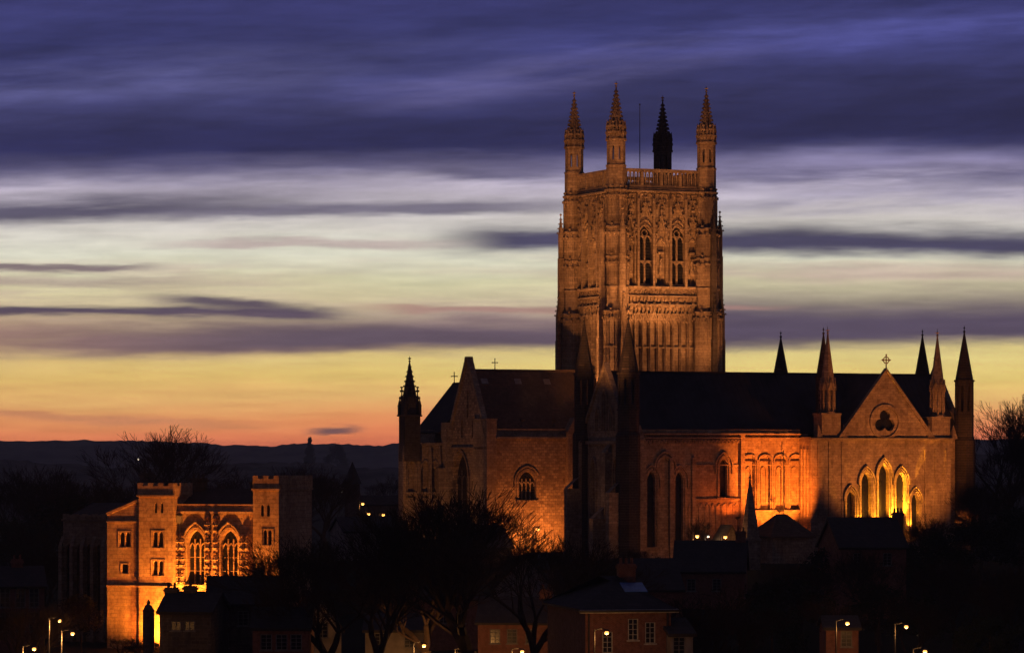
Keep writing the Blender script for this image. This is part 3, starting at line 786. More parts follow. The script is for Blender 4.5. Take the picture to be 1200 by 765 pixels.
q = MB(); u_ = ub(937); q.tube(FB.p(u_, zb(598), .3), FB.p(u_, zb(522), .3), .09); q.tube(FB.p(u_ - 2.55, zb(640), .62), FB.p(u_ - 2.55, zb(527), .62), .06); q.build('drainpipe', M['metal'], nave)
# turrets with plain spirelets
def turret(u, v, r, ztop_body, ztip, zbase=0.0, mat='shaded_stone', openw=None, r2=None):
    q = MB(); x, y, _ = B(u, v)
    q.prism(x, y, r * 1.18, zbase, ztop_body - 7.5, None, 8); q.prism(x, y, r * 1.18, ztop_body - 7.5, ztop_body - 7.0, r, 8)
    for F_, L in oct_faces(x, y, r):
        q.panel(F_, rect(0, L, ztop_body - 7.0, ztop_body), [arch(L / 2, L * .36, ztop_body - 3.8, ztop_body - 1.0, .4, 3)], .3)
    q.prism(x, y, r * 1.1, ztop_body - .15, ztop_body + .1, None, 8); q.prism(x, y, r * 1.08, ztop_body - 4.5, ztop_body - 4.3, None, 8)
    q.prism(x, y, r * .96, ztop_body + .1, ztip, .06, 8); q.ball((x, y, ztip + .05), .16); q.tube((x, y, ztip), (x, y, ztip + .8), .05, .03)
    q.ball((x, y, ztip + .5), .12)
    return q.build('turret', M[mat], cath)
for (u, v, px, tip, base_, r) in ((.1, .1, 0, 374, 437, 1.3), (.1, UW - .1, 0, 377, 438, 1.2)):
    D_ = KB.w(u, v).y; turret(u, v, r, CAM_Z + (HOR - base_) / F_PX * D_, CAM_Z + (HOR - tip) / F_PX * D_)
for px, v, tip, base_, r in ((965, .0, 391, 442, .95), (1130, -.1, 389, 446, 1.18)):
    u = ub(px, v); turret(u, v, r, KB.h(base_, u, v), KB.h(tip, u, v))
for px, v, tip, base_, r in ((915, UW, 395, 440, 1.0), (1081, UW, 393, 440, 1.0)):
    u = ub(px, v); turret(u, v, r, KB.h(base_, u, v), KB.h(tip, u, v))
# stepped buttresses on the end gable
q = MB()
for a, h1, h2 in ((UW - .3, 8.2, ZE - 1.5), (UW / 2 + 1.5, 5.0, 13), (.6, 8.6, ZE - 1.0)):
    q.fbox(GB, a - .55, a + .55, 0, h2, 0, 1.0); q.fbox(GB, a - .5, a + .5, 0, h1, 1.0, 2.6)
    q.poly([GB.p(a - .5, h1, 2.6), GB.p(a + .5, h1, 2.6), GB.p(a + .5, h1 + 1.4, 1.0), GB.p(a - .5, h1 + 1.4, 1.0)])
    q.poly([GB.p(a - .55, h2, 1.0), GB.p(a + .55, h2, 1.0), GB.p(a + .55, h2 + 1.2, .02), GB.p(a - .55, h2 + 1.2, .02)])
u_ = ub(750); q.fbox(FB, u_ - .7, u_ + .5, 0, ZE - .8, 0, .7); q.prism(*FB.p(u_ - .2, 0, .3).to_2d(), .75, ZE - .8, ZE + 1.0, .1, 4, math.pi / 4)
q.build('buttress', M['stone'], cath)

# ---- transept with the five lancets
TV = -3.0
FT = Fr(B(0, TV), 0); ut = lambda px: KB.u(px, TV); zt = lambda py: KB.h(py, 24.0, TV)
gl, gr, ga = ut(988), ut(1089), ut(1038.5); zg0 = zt(512); zga = zt(434)
lan = [(ut(996.5), .98, zt(630), zt(585), 1.0), (ut(1014.8), 1.28, zt(630), zt(566), 1.3), (ut(1035.3), 1.34, zt(630), zt(558), 1.55), (ut(1055.6), 1.28, zt(630), zt(566), 1.3), (ut(1072.2), .98, zt(630), zt(588), 1.0)]
q = MB()
cx_, cz_ = ut(1037), zt(494)
tre = []
for k in range(36):
    a = 2 * math.pi * k / 36 + math.pi / 2
    best = 0
    for j in range(3):
        b = math.pi / 2 + 2 * math.pi * j / 3; d = .74; r = .73
        # ray from the centre to a lobe circle
        dd = d * math.cos(a - b); disc = r * r - (d * math.sin(a - b)) ** 2
        if disc > 0 and dd + math.sqrt(disc) > best: best = dd + math.sqrt(disc)
    tre.append((cx_ + best * math.cos(a) * 1.0, cz_ + best * math.sin(a)))
q.panel(FT, [(ut0, 0), (ut1, 0), (ut1, zg0), (gr + .3, zg0), (ga, zga), (gl - .3, zg0), (ut0, zg0)], [arch(*l) for l in lan] + [tre], .6)
for c, w, z0, zs, r in lan:
    q.band(FT, archline(c, w + .28, z0, zs, r + .14, 6), .15, 0, .16)
    q.band(FT, archline(c, w + .62, z0, zs, r + .42, 6), .12, 0, .26)
    q.band(FT, archline(c, w + .98, zs - .2, zs, r + .78, 6), .16, 0, .4)
circ = [(cx_ + 2.0 * math.cos(2 * math.pi * k / 24), cz_ + 2.0 * math.sin(2 * math.pi * k / 24)) for k in range(24)]
q.band(FT, circ, .34, 0, .2, closed=True)
q.fbox(FT, ut0, ut1, zg0 - .35, zg0 - .1, -.1, .38)
q.band(FT, [(gr + .5, zg0 - .1), (ga, zga + .15), (gl - .5, zg0 - .1)], .42, -.5, .22)
for x in (959, 972, 987): q.fbox(FT, ut(x) - .14, ut(x) + .14, zt(606), zt(518), 0, .10)
for x in (1084, 1096, 1108): q.fbox(FT, ut(x) - .1, ut(x) + .1, zt(640), zt(526), 0, .14)
for a, b in ((ut0, gl - .25), (gr + .25, ut1)): q.fbox(FT, a, b, 0, zg0 - .35, 0, .1) if False else None
SL = Fr(B(ut0, 0), -math.pi / 2); SR = Fr(B(ut1, TV), math.pi / 2)
q.panel(SL, rect(0, -TV, 0, zg0), [], .3); q.panel(SR, rect(0, -TV, 0, zg0), [], .3)
for a in (.7, 1.5, 2.3): q.fbox(SL, a - .12, a + .12, zt(606), zt(526), 0, .16)
trans = q.build('transept_wall', M['stone'], cath)
for l in lan: window(FT, *l, trans, .6, 1, 'lancet_window')
q = MB(); q.sheet(FT, tre, -.58); q.build('trefoil_window', M['glass'], trans)
q = MB()
for s_ in (-1, 1):
    e = (gl, gr)[s_ > 0]
    roof_slab(q, [B(e, TV + .4, zg0), B(e, UW / 2, zg0), B(ga, UW / 2, zga - .3), B(ga, TV + .4, zga - .3)])
q.poly([B(ut0, TV, zg0 - .05), B(ut1, TV, zg0 - .05), B(ut1, 1, zg0 - .05), B(ut0, 1, zg0 - .05)])
q.build('transept_roof', M['lead'], cath)
cross_finial('finial', *B(ga, TV, zga + .2), .95, 'trim', trans, ang=0)
for px, tip, b0, b1, b2 in ((970, 390, 517, 486, 448), (1098.5, 393, 517, 490, 450)):
    q = MB(); v = TV + 1.0; u = KB.u(px, v); x, y, _ = B(u, v)
    z0, z1, z2, z3 = KB.h(b0, u, v), KB.h(b1, u, v), KB.h(b2, u, v), KB.h(tip, u, v)
    q.box(x - 1.3, x + 1.3, y - .9, y + 1.2, z0 - .2, z1); q.box(x - 1.4, x + 1.4, y - 1.0, y + 1.3, z1, z1 + .2)
    for k in range(8):
        a = math.pi / 8 + k * math.pi / 4; q.tube((x + .82 * math.cos(a), y + .82 * math.sin(a), z1), (x + .82 * math.cos(a), y + .82 * math.sin(a), z2), .12)
    for F_, L in oct_faces(x, y, .95):
        q.panel(F_, rect(0, L, z2 - .9, z2), [], .1); q.band(F_, [(L, z2 - .9), (L / 2, z2 + .5), (0, z2 - .9)], .14, -.05, .1)
        q.fbox(F_, L * .25, L * .75, z1 + .2, z2 - .8, -.5, -.4)
    q.prism(x, y, .6, z1, z2, None, 8); q.prism(x, y, 1.02, z1 + .15, z1 + .4, None, 8); q.prism(x, y, .85, z2, z3, .06, 8)
    q.ball((x, y, z3), .15); q.prism(x, y, .08, z3 + .2, z3 + .35, .28, 6); q.tube((x, y, z3), (x, y, z3 + .8), .05, .03)
    for sgn in (-1, 1): q.prism(*B(u + sgn * 1.75, TV + .1)[:2], .55, zg0 - .2, zg0 + 1.5, .05, 4, math.pi / 4)
    q.build('pinnacle', M['stone'], cath)
# link between the tower and the south range, behind the roof
q = MB(); q.box(0.6, UW - .6, ov + UW, -.3, 0, 14.5)
q.build('crossing_wall', M['stone'], cath)
q = MB()
roof_slab(q, [(.4, ov + UW - .2, 14.4), (.4, -.3, 14.4), (UW / 2, -.3, 21.5), (UW / 2, ov + UW - .2, 21.5)]); roof_slab(q, [(UW - .4, ov + UW - .2, 14.4), (UW - .4, -.3, 14.4), (UW / 2, -.3, 21.5), (UW / 2, ov + UW - .2, 21.5)])
q.build('crossing_roof', M['lead'], cath)
# ================================================================== gatehouse (lower left)
E = Site(125.5, 340.0, -20.0, -6.6)
gate = E.root('gatehouse', 'brightly floodlit stone gatehouse with two square battlemented turrets, statues and two traceried windows', 'gatehouse')
eu = lambda px, v=0.0: E.u(px, v)
ez = lambda py, u=9.0, v=0.0: E.h(py, u, v)
x1_, x2_, x3_, x4_ = eu(164), eu(204), eu(297), eu(327)
FE = Fr((0, 0, 0), 0); FM = Fr((0, .9, 0), 0)
def small_win(F, a0, a1, h0, h1, q, holes, lights=2):
    m = (a0 + a1) / 2
    if lights == 2:
        for s_ in (-1, 1):
            c = m + s_ * (a1 - a0) / 4; holes.append(arch(c, (a1 - a0) / 2 - .12, h0, h1 - .25, .25, 3))
    else: holes.append(rect(a0, a1, h0, h1))
    q.band(F, [(a0 - .12, h0 - .1), (a1 + .12, h0 - .1), (a1 + .12, h1 + .1), (a0 - .12, h1 + .1)], .12, 0, .045, closed=True)
q = MB(); hl = []; FG = FE
small_win(FE, eu(140), eu(153), ez(641), ez(624), q, hl); small_win(FE, eu(143), eu(149.5), ez(672), ez(662), q, hl, 1)
q.panel(FE, [(0, -1), (x1_, -1), (x1_, ez(587)), (0, ez(604))], hl, .3)
hl2 = []
FT1 = Fr((0, -.25, 0), 0)
small_win(FT1, eu(180), eu(193), ez(641), ez(623), q, hl2); small_win(FT1, eu(180), eu(193), ez(674), ez(657), q, hl2)
for s_ in (184, 191): hl2.append(arch(eu(s_), .28, ez(601), ez(592), .3, 3))
q.panel(FT1, rect(x1_, x2_, -1, ez(580)), hl2, .3)
hm = [arch(eu(230, .9), 1.75, ez(685), ez(637), 1.3), arch(eu(269, .9), 1.75, ez(685), ez(637), 1.3)]
q.panel(FM, rect(x2_, x3_, -1, ez(597)), hm, .5)
hr = [arch(eu(s_), .30, ez(604), ez(594), .3, 3) for s_ in (308, 315)]; FT2 = Fr((0, -.1, 0), 0)
small_win(FT2, eu(308.5), eu(319.5), ez(637), ez(620), q, hr)
q.panel(FT2, rect(x3_, x4_, -1, ez(572)), hr, .3)
ER = Fr((x4_, -.1, 0), math.pi / 2); TD = 8.0
q.panel(ER, rect(0, TD, -1, ez(572)), [arch(2.2, .8, 6.5, 8.0, .4, 3), arch(5.6, .8, 6.5, 8.0, .4, 3)], .3)
q.panel(Fr((x3_, 4, 0), -math.pi / 2), rect(0, 4.1, -1, ez(572)), [], .1); q.panel(Fr((x2_, -.25, 0), math.pi / 2), rect(0, 4.25, -1, ez(580)), [], .1)
q.panel(Fr((x1_, 4, 0), -math.pi / 2), rect(0, 4.25, ez(600), ez(580)), [], .1)
q.panel(Fr((0, 9, 0), -math.pi / 2), rect(0, 9, -1, ez(604)), [], .1)
q.poly([(0, 9, -1), (0, 9, 14), (x4_, 9, 14), (x4_, 9, -1)]) if False else None
# string courses, cornice and battlements
q.fbox(FE, 0, x1_, ez(613), ez(611), 0, .14); q.fbox(FE, 0, x1_, ez(688.5), ez(686.5), 0, .16); q.fbox(FT1, x1_, x2_, ez(688.5), ez(686.5), 0, .16)
q.fbox(FT1, x1_ - .15, x2_ + .15, ez(582), ez(580), -4, .2); q.fbox(FM, x2_, x3_, ez(602), ez(599), 0, .35); q.fbox(FM, x2_, x3_, ez(599), ez(592), -.4, .12); q.fbox(FM, x2_, x3_, ez(592), ez(590.5), -.45, .22)
q.fbox(FM, x2_, x3_, ez(689), ez(685), 0, .35)
q.fbox(FT2, x3_ - .1, x4_ + .15, ez(574), ez(572), -TD, .18)
def battlement(q, F, a0, a1, h0, h1, th=.3):
    n = max(1, round((a1 - a0) / 1.3)); st = (a1 - a0) / (2 * n + 1)
    q.fbox(F, a0, a1, h0, h0 + (h1 - h0) * .76, -th, .08)
    for i in range(n + 1): q.fbox(F, a0 + 2 * i * st, a0 + (2 * i + 1) * st, h0 + (h1 - h0) * .76, h1, -th, .08)
battlement(q, FT1, x1_ - .1, x2_ + .1, ez(580), ez(566)); battlement(q, FT2, x3_, x4_ + .05, ez(572), ez(557)); battlement(q, ER, .2, TD, ez(572), ez(557))
battlement(q, Fr((x1_ - .1, 4, 0), -math.pi / 2), 0, 4, ez(580), ez(566)); battlement(q, Fr((x2_ + .1, -.2, 0), math.pi / 2), 0, 4, ez(580), ez(566)); battlement(q, Fr((x3_, TD, 0), -math.pi / 2), 0, TD - .4, ez(572), ez(557))
q.poly([(x1_, -.2, ez(575)), (x2_, -.2, ez(575)), (x2_, 4, ez(575)), (x1_, 4, ez(575))]); q.poly([(x3_, 0, ez(568)), (x4_, 0, ez(568)), (x4_, TD, ez(568)), (x3_, TD, ez(568))])
q.band(FE, [(0, ez(604) + .1), (x1_, ez(587) + .1)], .25, -.3, .15)
gwall = q.build('gatehouse_wall', M['gate_stone'], gate)
for F_, hs in ((FE, hl), (FT1, hl2), (FT2, hr)):
    for h_ in hs:
        w = MB(); w.sheet(F_, h_, -.26); w.build('small_window', M['glass'], gwall)
for px in (230, 269): 
    c = eu(px, .9)
    window(FM, c, 1.75, ez(685), ez(637), 1.3, gwall, .5, 3, 'great_window', 'glass', 'gate_stone')
    q = MB(); q.band(FM, archline(c, 2.15, ez(640), ez(637), 1.6, 7), .2, 0, .2); q.band(FM, archline(c, 2.6, ez(636), ez(637), 2.0, 7), .13, 0, .34)
    q.band(FM, archline(c, 1.95, ez(685), ez(637), 1.4, 7), .14, -.1, .12)
    q.prism(*FM.p(c, 0, .2).to_2d(), .28, ez(618), ez(609), .05, 4); q.ball(FM.p(c, ez(612), .2), .22)
    q.build('hood_mould', M['gate_stone'], gwall)
# statues in canopied niches
def statue(F, c, h, H):
    q = MB(); x, y = F.p(c, 0, .3).to_2d()
    q.prism(x, y, .30, h, h + .14, .34, 8); q.prism(x, y, .25, h + .14, h + H * .45, .19, 10); q.prism(x, y, .19, h + H * .45, h + H * .68, .24, 10)
    q.prism(x, y, .24, h + H * .68, h + H * .8, .09, 10); q.prism(x, y, .06, h + H * .78, h + H * .86, .06, 8)
    q.ball((x, y, h + H * .9), .12, .13, .15)
    for s_ in (-1, 1):
        p0 = F.p(c + s_ * .2, h + H * .72, .3); p1 = F.p(c + s_ * .27, h + H * .52, .4); p2 = F.p(c + s_ * .06, h + H * .5, .56)
        q.tube(p0, p1, .08, .065); q.tube(p1, p2, .065, .05); q.ball(p2, .06)
    return q.build('statue', M['gate_stone'], gwall, smooth=False)
for px, n0 in ((211.5, 3), (249.5, 4), (288.5, 3)):
    c = eu(px, .9); H = 1.32
    for s_ in (-.28, .28) if px != 249.5 else (-.42, .42):
        for k in range(n0):
            h = ez(684) + k * (H + .35)
            if px != 249.5 and k == 2 and s_ > 0 and px > 280: pass
            statue(FM, c + s_, h, H)
            w = MB(); w.fbox(FM, c + s_ - .3, c + s_ + .3, h - .16, h, 0, .55); w.build('bracket', M['gate_stone'], gwall); w = MB()
            w.prism(*FM.p(c + s_, 0, .3).to_2d(), .36, h + H + .02, h + H + .3, .14, 6)
            w.build('canopy', M['gate_stone'], gwall)
for px in (205.5, 241.5): pass
q = MB(); q.tube(FM.p(x2_ + .25, -1, .2), FM.p(x2_ + .25, ez(610), .2), .09); q.fbox(FM, x2_ + .05, x2_ + .5, ez(613), ez(604), 0, .5); q.build('drainpipe', M['steel'], gwall)
q = MB()
gable_roof(q, 1.2, x3_ + .5, 1.4, 9.0, ez(591) - .2, ez(572, 9, 5), 0)
roof_slab(q, [(0, .1, ez(606)), (x1_, .1, ez(589)), (x1_, 9, ez(589)), (0, 9, ez(606))])
q.build('gatehouse_roof', M['slate'], gate)
def chimney(q, x, y, z0, z1, w=.9, d=.7, pots=2):
    q.box(x - w / 2, x + w / 2, y - d / 2, y + d / 2, z0, z1); q.box(x - w / 2 - .08, x + w / 2 + .08, y - d / 2 - .08, y + d / 2 + .08, z1 - .35, z1 - .15)
    for i in range(pots):
        px = x - w / 2 + w * (i + .5) / pots; q.prism(px, y, .13, z1, z1 + .45, .1, 8)
q = MB(); chimney(q, eu(233, 5), 5, ez(585, 9, 5), ez(560, 9, 5), 1.5, .9, 3); chimney(q, eu(170, 6), 6.5, ez(575), ez(554, 4, 6), 1.2, .8, 2); q.build('chimney', M['dark_stone'], gate)

# dark hall with buttresses left of the gatehouse
HA = Site(74, 352, -20.0, -6.6)
hall = HA.root('dark_hall', 'unlit tall stone hall with buttresses left of the floodlit gatehouse', 'hall')
hu = lambda px: HA.u(px, 0); hz = lambda py: HA.h(py, 2, 0)
HF = Fr((0, 0, 0), 0); q = MB(); L_ = hu(124); 
hh = [arch(L_ * f, .8, 2.5, 9.6, .9, 4) for f in (.14, .38, .62, .86)]
q.panel(HF, rect(0, L_, -1, hz(606)), hh, .4); q.panel(Fr((0, 12, 0), -math.pi / 2), rect(0, 12, -1, hz(606)), [], .3); q.panel(Fr((L_, 0, 0), math.pi / 2), rect(0, 12, -1, hz(606)), [], .3)
for f in (.0, .26, .5, .74, .98): q.fbox(HF, L_ * f - .18, L_ * f + .18, -1, 10.2, 0, .7); q.poly([HF.p(L_ * f - .18, 10.2, .7), HF.p(L_ * f + .18, 10.2, .7), HF.p(L_ * f + .18, 11.2, .02), HF.p(L_ * f - .18, 11.2, .02)])
q.fbox(HF, -.1, L_, hz(610), hz(608), 0, .2); battlement(q, HF, 0, L_, hz(607), hz(602))
hw = q.build('hall_wall', M['stone'], hall)
for h_ in hh: w = MB(); w.sheet(HF, h_, -.36); w.build('hall_window', M['glass'], hw)
q = MB(); gable_roof(q, .2, L_ - .2, .5, 12, hz(606), hz(590), 0); q.build('hall_roof', M['slate'], hall)

# ================================================================== houses
def house(name, px0, px1, yb, yeave, yridge, D, deg, label, cat='house', wall='brick', roof='slate', depth=7.0, wins=(), chim=(), group=None, base=None, hip=0.0, gablefront=False, lit=(), door=None, cornice=False, winw=.95, winh=1.3):
    gzz = gz((px0 + px1) / 2 / F_PX * D - 600 / F_PX * D, D) if base is None else base
    s = Site(px0, D, deg, gzz - .3)
    r = s.root(name, label, cat, group)
    L = s.u(px1, 0); he = s.h(yeave, L / 2, 0); hr = s.h(yridge, L / 2, depth / 2 if not gablefront else 0)
    F = Fr((0, 0, 0), 0); holes = []; wl = []
    for wx, wy in wins:
        a = s.u(wx, 0); h = s.h(wy, a, 0)
        if .6 < a < L - .6: wl.append((a, h)); holes.append(rect(a - winw / 2, a + winw / 2, h - winh / 2, h + winh / 2))
    if door: 
        a = s.u(door, 0); holes.append(rect(a - .48, a + .48, .3, 2.4))
    q = MB()
    if gablefront:
        q.panel(F, [(0, -2), (L, -2), (L, he), (L / 2, hr), (0, he)], holes, .16)
        q.poly([(L, depth, -2), (0, depth, -2), (0, depth, he), (L / 2, depth, hr), (L, depth, he)])
        q.poly([(L, 0, -2), (L, depth, -2), (L, depth, he), (L, 0, he)]); q.poly([(0, depth, -2), (0, 0, -2), (0, 0, he), (0, depth, he)])
    else:
        q.panel(F, rect(0, L, -2, he), holes, .16); q.poly([(L, depth, -2), (0, depth, -2), (0, depth, he), (L, depth, he)])
        t_ = hr if hip == 0 else he
        q.poly([(L, 0, -2), (L, depth, -2), (L, depth, he), (L, depth / 2, t_), (L, 0, he)]); q.poly([(0, depth, -2), (0, 0, -2), (0, 0, he), (0, depth / 2, t_), (0, depth, he)])
    w = q.build('wall', M[wall], r)
    q = MB()
    if gablefront:
        k = (hr - he) / (L / 2)
        for s_ in (0, 1):
            e = -.3 if s_ == 0 else L + .3
            roof_slab(q, [(e, -.25, he - .3 * k + .12), (e, depth + .25, he - .3 * k + .12), (L / 2, depth + .25, hr + .12), (L / 2, -.25, hr + .12)], .14)
    elif hip == 0:
        gable_roof(q, -.25, L + .25, 0, depth, he + .12, hr + .12, .35)
    else:
        o = .35
        A_ = [(-o, -o, he), (L + o, -o, he), (L + o, depth + o, he), (-o, depth + o, he)]; R0 = (hip, depth / 2, hr); R1 = (L - hip, depth / 2, hr)
        q.poly([A_[0], A_[1], R1, R0]); q.poly([A_[2], A_[3], R0, R1]); q.poly([A_[1], A_[2], R1]); q.poly([A_[3], A_[0], R0]); q.box(-o, L + o, -o, depth + o, he - .18, he - .01)
    ro = q.build('roof', M[roof], r)
    if cornice:
        q = MB(); q.box(-.5, L + .5, -.5, -.36, he - .3, he - .02); q.box(L + .36, L + .5, -.36, depth, he - .3, he - .02); q.build('cornice', M['white'], r)
    for cx, cy0, pots in chim:
        a = s.u(cx, depth / 2); q = MB(); chimney(q, a, depth / 2, he, s.h(cy0, a, depth / 2), 1.1, .7, pots); q.build('chimney', M['brick'] if wall != 'dark_stone' else M['dark_stone'], ro)
    for i, (a, h) in enumerate(wl):
        q = MB(); w_, h_ = winw / 2, winh / 2
        q.band(F, rect(a - w_ + .04, a + w_ - .04, h - h_ + .04, h + h_ - .04), .09, -.12, -.03, closed=True)
        q.fbox(F, a - .025, a + .025, h - h_, h + h_, -.11, -.05)
        for k in (-.33, 0, .33): q.fbox(F, a - w_, a + w_, h + k * winh * .75 - .02, h + k * winh * .75 + .02, -.11, -.06)
        q.fbox(F, a - w_ - .1, a + w_ + .1, h - h_ - .1, h - h_, -.1, .1)
        f = q.build('window', M['white' if name == 'brick_office' else 'frame'], w)
        q = MB(); q.sheet(F, rect(a - w_, a + w_, h - h_, h + h_), -.12); q.build('pane', M['lit_window'] if i in lit else M['glass'], f)
    if door:
        a = s.u(door, 0); q = MB(); q.fbox(F, a - .46, a + .46, .3, 2.4, -.15, -.09); q.fbox(F, a - .3, a + .3, .5, 1.1, -.09, -.06); q.fbox(F, a - .3, a + .3, 1.3, 2.1, -.09, -.06); d_ = q.build('door', M['white'], w)
    return r, s, he, hr
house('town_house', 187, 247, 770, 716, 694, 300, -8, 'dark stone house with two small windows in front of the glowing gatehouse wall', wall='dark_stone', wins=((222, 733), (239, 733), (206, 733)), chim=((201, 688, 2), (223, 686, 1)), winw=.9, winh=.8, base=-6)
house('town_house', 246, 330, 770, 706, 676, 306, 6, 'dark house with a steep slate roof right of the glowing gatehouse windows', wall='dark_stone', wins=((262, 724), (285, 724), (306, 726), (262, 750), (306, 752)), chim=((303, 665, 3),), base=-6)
house('gabled_house', 356, 400, 770, 735, 700, 300, 10, 'house whose pale rendered front gable shows behind the bare branches at centre left', wall='render', gablefront=True, wins=((378, 738),), base=-6, depth=12)
house('long_house', 296, 362, 770, 735, 712, 285, 0, 'low dark brick house with a slate roof below the pale gabled house', wins=((312, 752), (330, 752), (347, 752)), base=-6)
house('brick_terrace', -30, 52, 770, 686, 664, 330, 12, 'brick terrace with pale stone window strips at the bottom left edge', wins=((6, 700), (24, 700), (40, 700), (6, 728), (24, 728), (40, 728)), base=-6, winh=1.8, chim=((20, 655, 2),))
house('low_shop', 428, 500, 770, 738, 719, 305, 0, 'low building with a pale lamp-lit front behind the big bare tree', wall='render', wins=((445, 750), (480, 750)), lit=(), base=-6, depth=9)
house('slate_house', 498, 560, 770, 700, 665, 335, 28, 'house with a bluish slate roof seen through the middle of the big bare tree', wins=((520, 722), (540, 722)), chim=((505, 655, 2),), base=-6)
house('slate_house', 560, 645, 770, 728, 700, 315, -6, 'wide brick house with a slate roof behind the trunk of the big bare tree', wins=((580, 745), (600, 745), (622, 745)), chim=((640, 690, 2),), base=-6)
house('slate_house', 655, 700, 770, 690, 648, 345, 40, 'tall gabled house with a grey slate roof below the dark end buttresses of the cathedral', wall='render', wins=((670, 715),), base=-6, depth=10)
r_, s_, he_, hr_ = house('brick_office', 686, 786, 770, 713, 674, 262, 12, 'red brick hipped-roof building with a white cornice and a skylight beneath the cathedral', 'building', wins=((742, 737), (762, 741), (712, 752)), base=-6, hip=4.0, depth=13, cornice=True, winw=.8, winh=1.6, door=725)
FO = Fr((0, 0, 0), 0); LO = s_.u(786, 0)
for a_ in (.25, LO - .3):
    q = MB(); q.tube(FO.p(a_, 0, .12), FO.p(a_, he_ - .3, .12), .06); q.tube(FO.p(a_, he_ - .32, .12), FO.p(a_, he_ - .05, .4), .06); q.build('drainpipe', M['metal'], r_)
q = MB(); q.box(-.66, LO + .66, -.68, -.52, he_ - .22, he_ - .06); q.build('gutter', M['metal'], r_)
q = MB(); chimney(q, LO * .72, 6.5, hr_ - 1.0, hr_ + .9, 1.3, .8, 3); q.build('chimney', M['brick'], r_)
q = MB(); u_ = s_.u(742, 4.0); kz = (hr_ - he_) / 6.5; z_ = he_ + 4.0 * kz
roof_slab(q, [(u_ - .9, 3.0, z_ - kz + .12), (u_ + .9, 3.0, z_ - kz + .12), (u_ + .9, 4.8, z_ + .8 * kz + .12), (u_ - .9, 4.8, z_ + .8 * kz + .12)], .1)
q.build('skylight', plain('skylight_glass', (0.03, 0.12, 0.30, 1), 0.15, 0, 1, spec=1.0), r_)
house('annexe', 786, 812, 770, 742, 725, 262, 12, 'small pinkish rendered annexe beside the red brick building', 'building', wall='render', base=-6, wins=((796, 756),), depth=6)
house('dark_roofed_house', 718, 800, 770, 690, 655, 352, 8, 'broad dark-roofed house behind the red brick building, below the tall lancets', base=-5.5, wins=((735, 705), (760, 705)), depth=10)
house('dark_roofed_house', 790, 872, 770, 668, 634, 372, -6, 'black-roofed house under the two small lamps in front of the cathedral wall', base=-2, wins=((810, 685), (840, 685)), chim=((868, 622, 2),), depth=9)
house('dark_roofed_house', 985, 1062, 770, 640, 607, 366, 10, 'dark house hiding the foot of the five tall lancets', base=-3, wins=((1005, 655), (1040, 655)), chim=((1052, 600, 3),), depth=9)
house('dark_roofed_house', 968, 1006, 770, 735, 722, 285, 0, 'small low house with one lamp-lit window at the bottom right', base=-6, wins=((992, 748),), lit=(), depth=6)
house('pale_roofed_house', 404, 470, 770, 622, 606, 420, 14, 'low pale-roofed house beneath the three small street lamps left of the cathedral', base=0, wins=((430, 630),), wall='render', depth=9)
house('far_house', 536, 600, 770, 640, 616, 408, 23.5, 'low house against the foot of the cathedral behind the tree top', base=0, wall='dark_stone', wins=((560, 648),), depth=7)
# low walls and porches at the foot of the south range
house('vestry', 905, 952, 770, 628, 602, 408, 23.5, 'low brown building with a steep pyramid roof beside the cathedral transept', 'building', wall='stone', roof='tile', base=0, hip=2.0, depth=5.5)
house('porch_house', 843, 872, 770, 640, 616, 400, 10, 'small lit gabled porch at the foot of the cathedral beside the stone spirelet', 'building', wall='stone', roof='tile', base=0, gablefront=True, depth=5)
# small spire in front of the long wall
P_ = wpt(879, 640, 396)
sp_r = empty('stone_spirelet', 'slender stone spirelet standing in front of the brightly lit wall arcade', 'spire', (P_.x, P_.y, 0))
q = MB(); zz = lambda py: CAM_Z + (HOR - py) / F_PX * 396
q.box(-1.1, 1.1, -1.1, 1.1, -1, zz(632)); q.box(-1.2, 1.2, -1.2, 1.2, zz(633), zz(631)); 
bd = q.build('shaft', M['stone'], sp_r)
q = MB(); q.prism(0, 0, 1.15, zz(632), zz(560), .06, 8); q.ball((0, 0, zz(559)), .16); q.tube((0, 0, zz(560)), (0, 0, zz(553)), .05); q.build('spire', M['stone'], sp_r)
# dark turret finial in front of the gatehouse
P_ = wpt(174, 740, 318)
tr = empty('stone_gate_pier', 'slim dark stone pier with a pointed cap against the lit gatehouse wall', 'pier', (P_.x, P_.y, -6))
q = MB(); zz = lambda py: CAM_Z + (HOR - py) / F_PX * 318 + 6
q.prism(0, 0, .55, -.3, zz(715), None, 8); q.prism(0, 0, .62, zz(716), zz(714.5), None, 8); q.build('shaft', M['dark_stone'], tr)
q = MB(); q.prism(0, 0, .52, zz(714.5), zz(709), .3, 8); q.prism(0, 0, .2, zz(709), zz(702), .04, 8); q.ball((0, 0, zz(706)), .18); q.build('cap', M['dark_stone'], tr)
# distant church with a pointed spire
P_ = wpt(413, 600, 560)
ch = empty('distant_church', 'small dark church tower with a pointed spire far off left of the cathedral', 'church', (P_.x, P_.y, -3))
q = MB(); zz = lambda py: CAM_Z + (HOR - py) / F_PX * 560 + 3
q.box(-1.2, 1.2, -1.2, 1.2, -1, zz(567)); q.box(1.2, 9, -2.4, 2.4, -1, zz(590)); q.build('tower', M['dark_stone'], ch)
q = MB(); q.prism(0, 0, 1.5, zz(567), zz(541), .05, 8, 0); gable_roof(q, 1.2, 9.2, -2.4, 2.4, zz(590), zz(580), .2); q.build('spire', M['slate'], ch)

